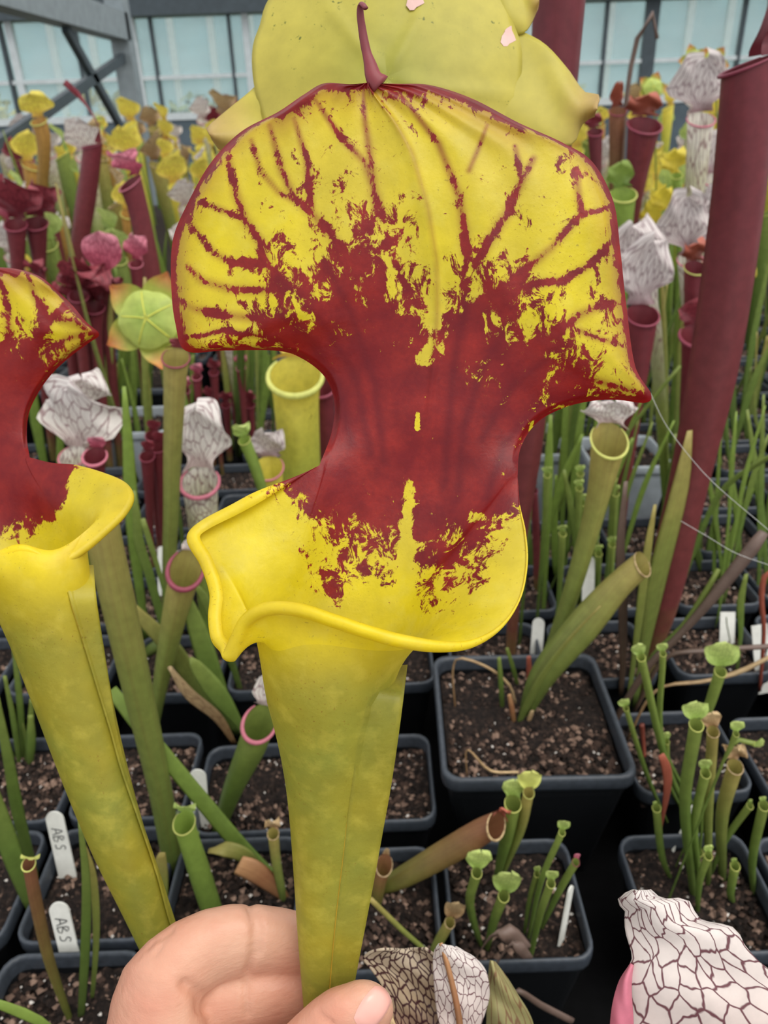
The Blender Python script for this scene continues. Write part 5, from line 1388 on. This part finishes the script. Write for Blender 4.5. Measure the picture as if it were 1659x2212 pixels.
# ---- the far rows: one mesh per prototype, copied
def far_proto(kind, h, r, hood, face=(0, -1), lean=0.0):
    pts = [np.array([0, 0, -.003]), np.array([lean * .3, 0, h * .5]), np.array([lean, 0, h])]
    tb, lp_, hd = pit_geo(pts, [r * .45, r * .7, r], face, hood, ns=10, n=9, nu=9, nv=8)
    V, Fc, UV = join(tb, lp_, hd)
    km = KIND[kind]
    mi = [0] * len(tb[1]) + [1] * len(lp_[1]) + [2] * len(hd[1])
    o = mk('pitcher', V, Fc, [M[km[0]], M[km[1]], M[km[2]]], None, uv=UV, midx=mi)
    return o
FAR = []
for kind, lab, w8 in (('flava', 'yellow pitcher with flat bright hood in the far crowded rows', 8), ('leuco', 'white-topped pitcher with frilled hood in the far crowded rows', 6), ('mini', 'plain green pitcher in the far crowded rows', 6), ('red', 'dark red pitcher in the far crowded rows', 1), ('amber', 'amber veined pitcher in the far crowded rows', 4), ('dry', 'withered tan-topped pitcher in the far crowded rows', 4), ('pink', 'pink-hooded pitcher in the far crowded rows', 1)):
    vs = []
    for v in range(3):
        h = .24 + .06 * v
        vs.append(far_proto(kind, h, .016 + .003 * v, (.055 + .01 * v, .062 + .012 * v, .35 + .15 * v, .12 if kind in ('flava', 'mini', 'amber') else .3, 'flava' if kind in ('flava', 'amber') else 'leuco'), (rnd.uniform(-.7, .7), -1), rnd.uniform(-.03, .03)))
    FAR.append((kind, lab, w8, vs, [False] * 3))
fr2 = random.Random(5)
bag = [i for i, q in enumerate(FAR) for _ in range(q[2])]
STV = []; STF = []; STU = []; STM = []
STMATS = sorted({m for q in FAR for m in KIND[q[0]]})
def put_far(x, y, ki, v, sc, rz, mass=False):
    kind, lab, _, vs, us = FAR[ki]
    if n_far >= 175 or mass:
        # past the largest ones: joined into one mass of plants
        me = vs[v].data; b = len(STV); c, s_ = math.cos(rz) * sc, math.sin(rz) * sc
        STV.extend([(x + c * q.co.x - s_ * q.co.y, y + s_ * q.co.x + c * q.co.y, .07 + q.co.z * sc) for q in me.vertices])
        uvs = [(0, 0)] * len(me.vertices)
        ul = me.uv_layers[0].data
        for p in me.polygons:
            STF.append(tuple(b + i for i in p.vertices)); STM.append(STMATS.index(KIND[kind][p.material_index]))
            for li in p.loop_indices:
                uvs[me.loops[li].vertex_index] = tuple(ul[li].uv)
        STU.extend(uvs)
        return
    if not us[v]:
        o = vs[v]; us[v] = True
    else:
        o = vs[v].copy(); COL.objects.link(o)
    o.location = (x, y, SOIL if y < 1.8 else .07); o.scale = (sc, sc, sc); o.rotation_euler = (0, 0, rz)
    tag(o, lab, 'pitcher', kind_group[kind])
kind_group = {'flava': 'yellow pitchers in the far rows', 'leuco': 'white pitchers in the far rows', 'mini': 'green pitchers in the far rows', 'red': 'red pitchers in the far rows', 'amber': 'amber pitchers in the far rows', 'dry': 'withered pitchers in the far rows', 'pink': 'pink pitchers in the far rows'}
n_far = 0
for y0 in np.concatenate([np.arange(1.05, 1.8, .11), np.arange(1.8, 4.4, .17)]):
    hw = .60 * y0 + .1
    x = -hw
    while x < hw:
        x += fr2.uniform(.05, .15) * (1 + .35 * (y0 - 1))
        y = y0 + fr2.uniform(-.05, .05)
        # what the held pitcher hides is left out
        pp = np.array([x, y, .35]) - CAM; dd = pp @ FW; qx = CX + F * (pp @ RT) / dd
        if 560 < qx < 1210:
            if y > 1.85 and fr2.random() < .7:
                put_far(x, y, fr2.choice(bag), fr2.randrange(3), fr2.uniform(.75, 1.18), fr2.uniform(-1.2, 1.2), True)
            continue
        if y < 1.6 and (qx < 420 or qx > 1240) and fr2.random() < .45:
            continue
        ki = fr2.choice(bag)
        mx = .48 if y > 2 else .36
        put_far(x, y, ki, fr2.randrange(3), fr2.uniform(.75, 1.18) * (1 if y > 1.8 else (.8 if y > 1.4 else .62)), fr2.uniform(-1.2, 1.2)); n_far += 1
if STV:
    o = mk('far_pitcher_mass', STV, STF, [M[m] for m in STMATS], None, uv=STU, midx=STM)
    o['kind'] = 'stuff'; tag(o, 'blurred mass of tiny mixed pitchers farthest from the pots, below the glass', 'pitchers')
# leaf blades between them
lb_me = []
for v in range(4):
    h = .2 + .05 * v
    P_ = cr(np.array([[0, 0, -.003], [.01 * v, .004, h * .5], [.02 * v - .02, 0, h]]), 9)
    V, Fc, UV = sweep(P_, np.interp(np.linspace(0, 1, 9), [0, .4, 1], [.004, .008, .001]), 6, .2)
    lb_me.append(mk('leaf', V, Fc, M[['green', 'green2', 'olive', 'green'][v]], None, uv=UV))
first = [True] * 4
for k in range(190):
    y = fr2.uniform(.85, 2.6); x = fr2.uniform(-.62, .62) * y
    pp = np.array([x, y, .25]) - CAM; dd = pp @ FW; qx = CX + F * (pp @ RT) / dd
    if 600 < qx < 1150:
        continue
    v = k % 4
    if first[v]:
        o = lb_me[v]; first[v] = False
    else:
        o = lb_me[v].copy(); COL.objects.link(o)
    o.location = (x, y, SOIL if y < 1.8 else .07); s_ = fr2.uniform(.7, 1.25); o.scale = (s_, s_, s_); o.rotation_euler = (fr2.uniform(-.15, .15), fr2.uniform(-.2, .2), fr2.uniform(0, 6.28))
    tag(o, 'narrow green blade among the far crowded pitchers', 'leaf', 'green blades in the far rows')
# raised peat bed that the far rows grow in, beyond the pots
mk('soil_bed', *wobble_plane(-2.9, 2.9, 1.80, 4.55, 40, 30, lambda x, y: .068 + .006 * math.sin(x * 9) * math.cos(y * 11)), M['soil'])
bed = bpy.data.objects['soil_bed']; solid(bed, .060, -1)
tag(bed, 'dark peat bed under the far crowded pitchers', 'soil')

for q in FAR:
    for v, us in enumerate(q[4]):
        if not us:
            bpy.data.objects.remove(q[3][v], do_unlink=True)
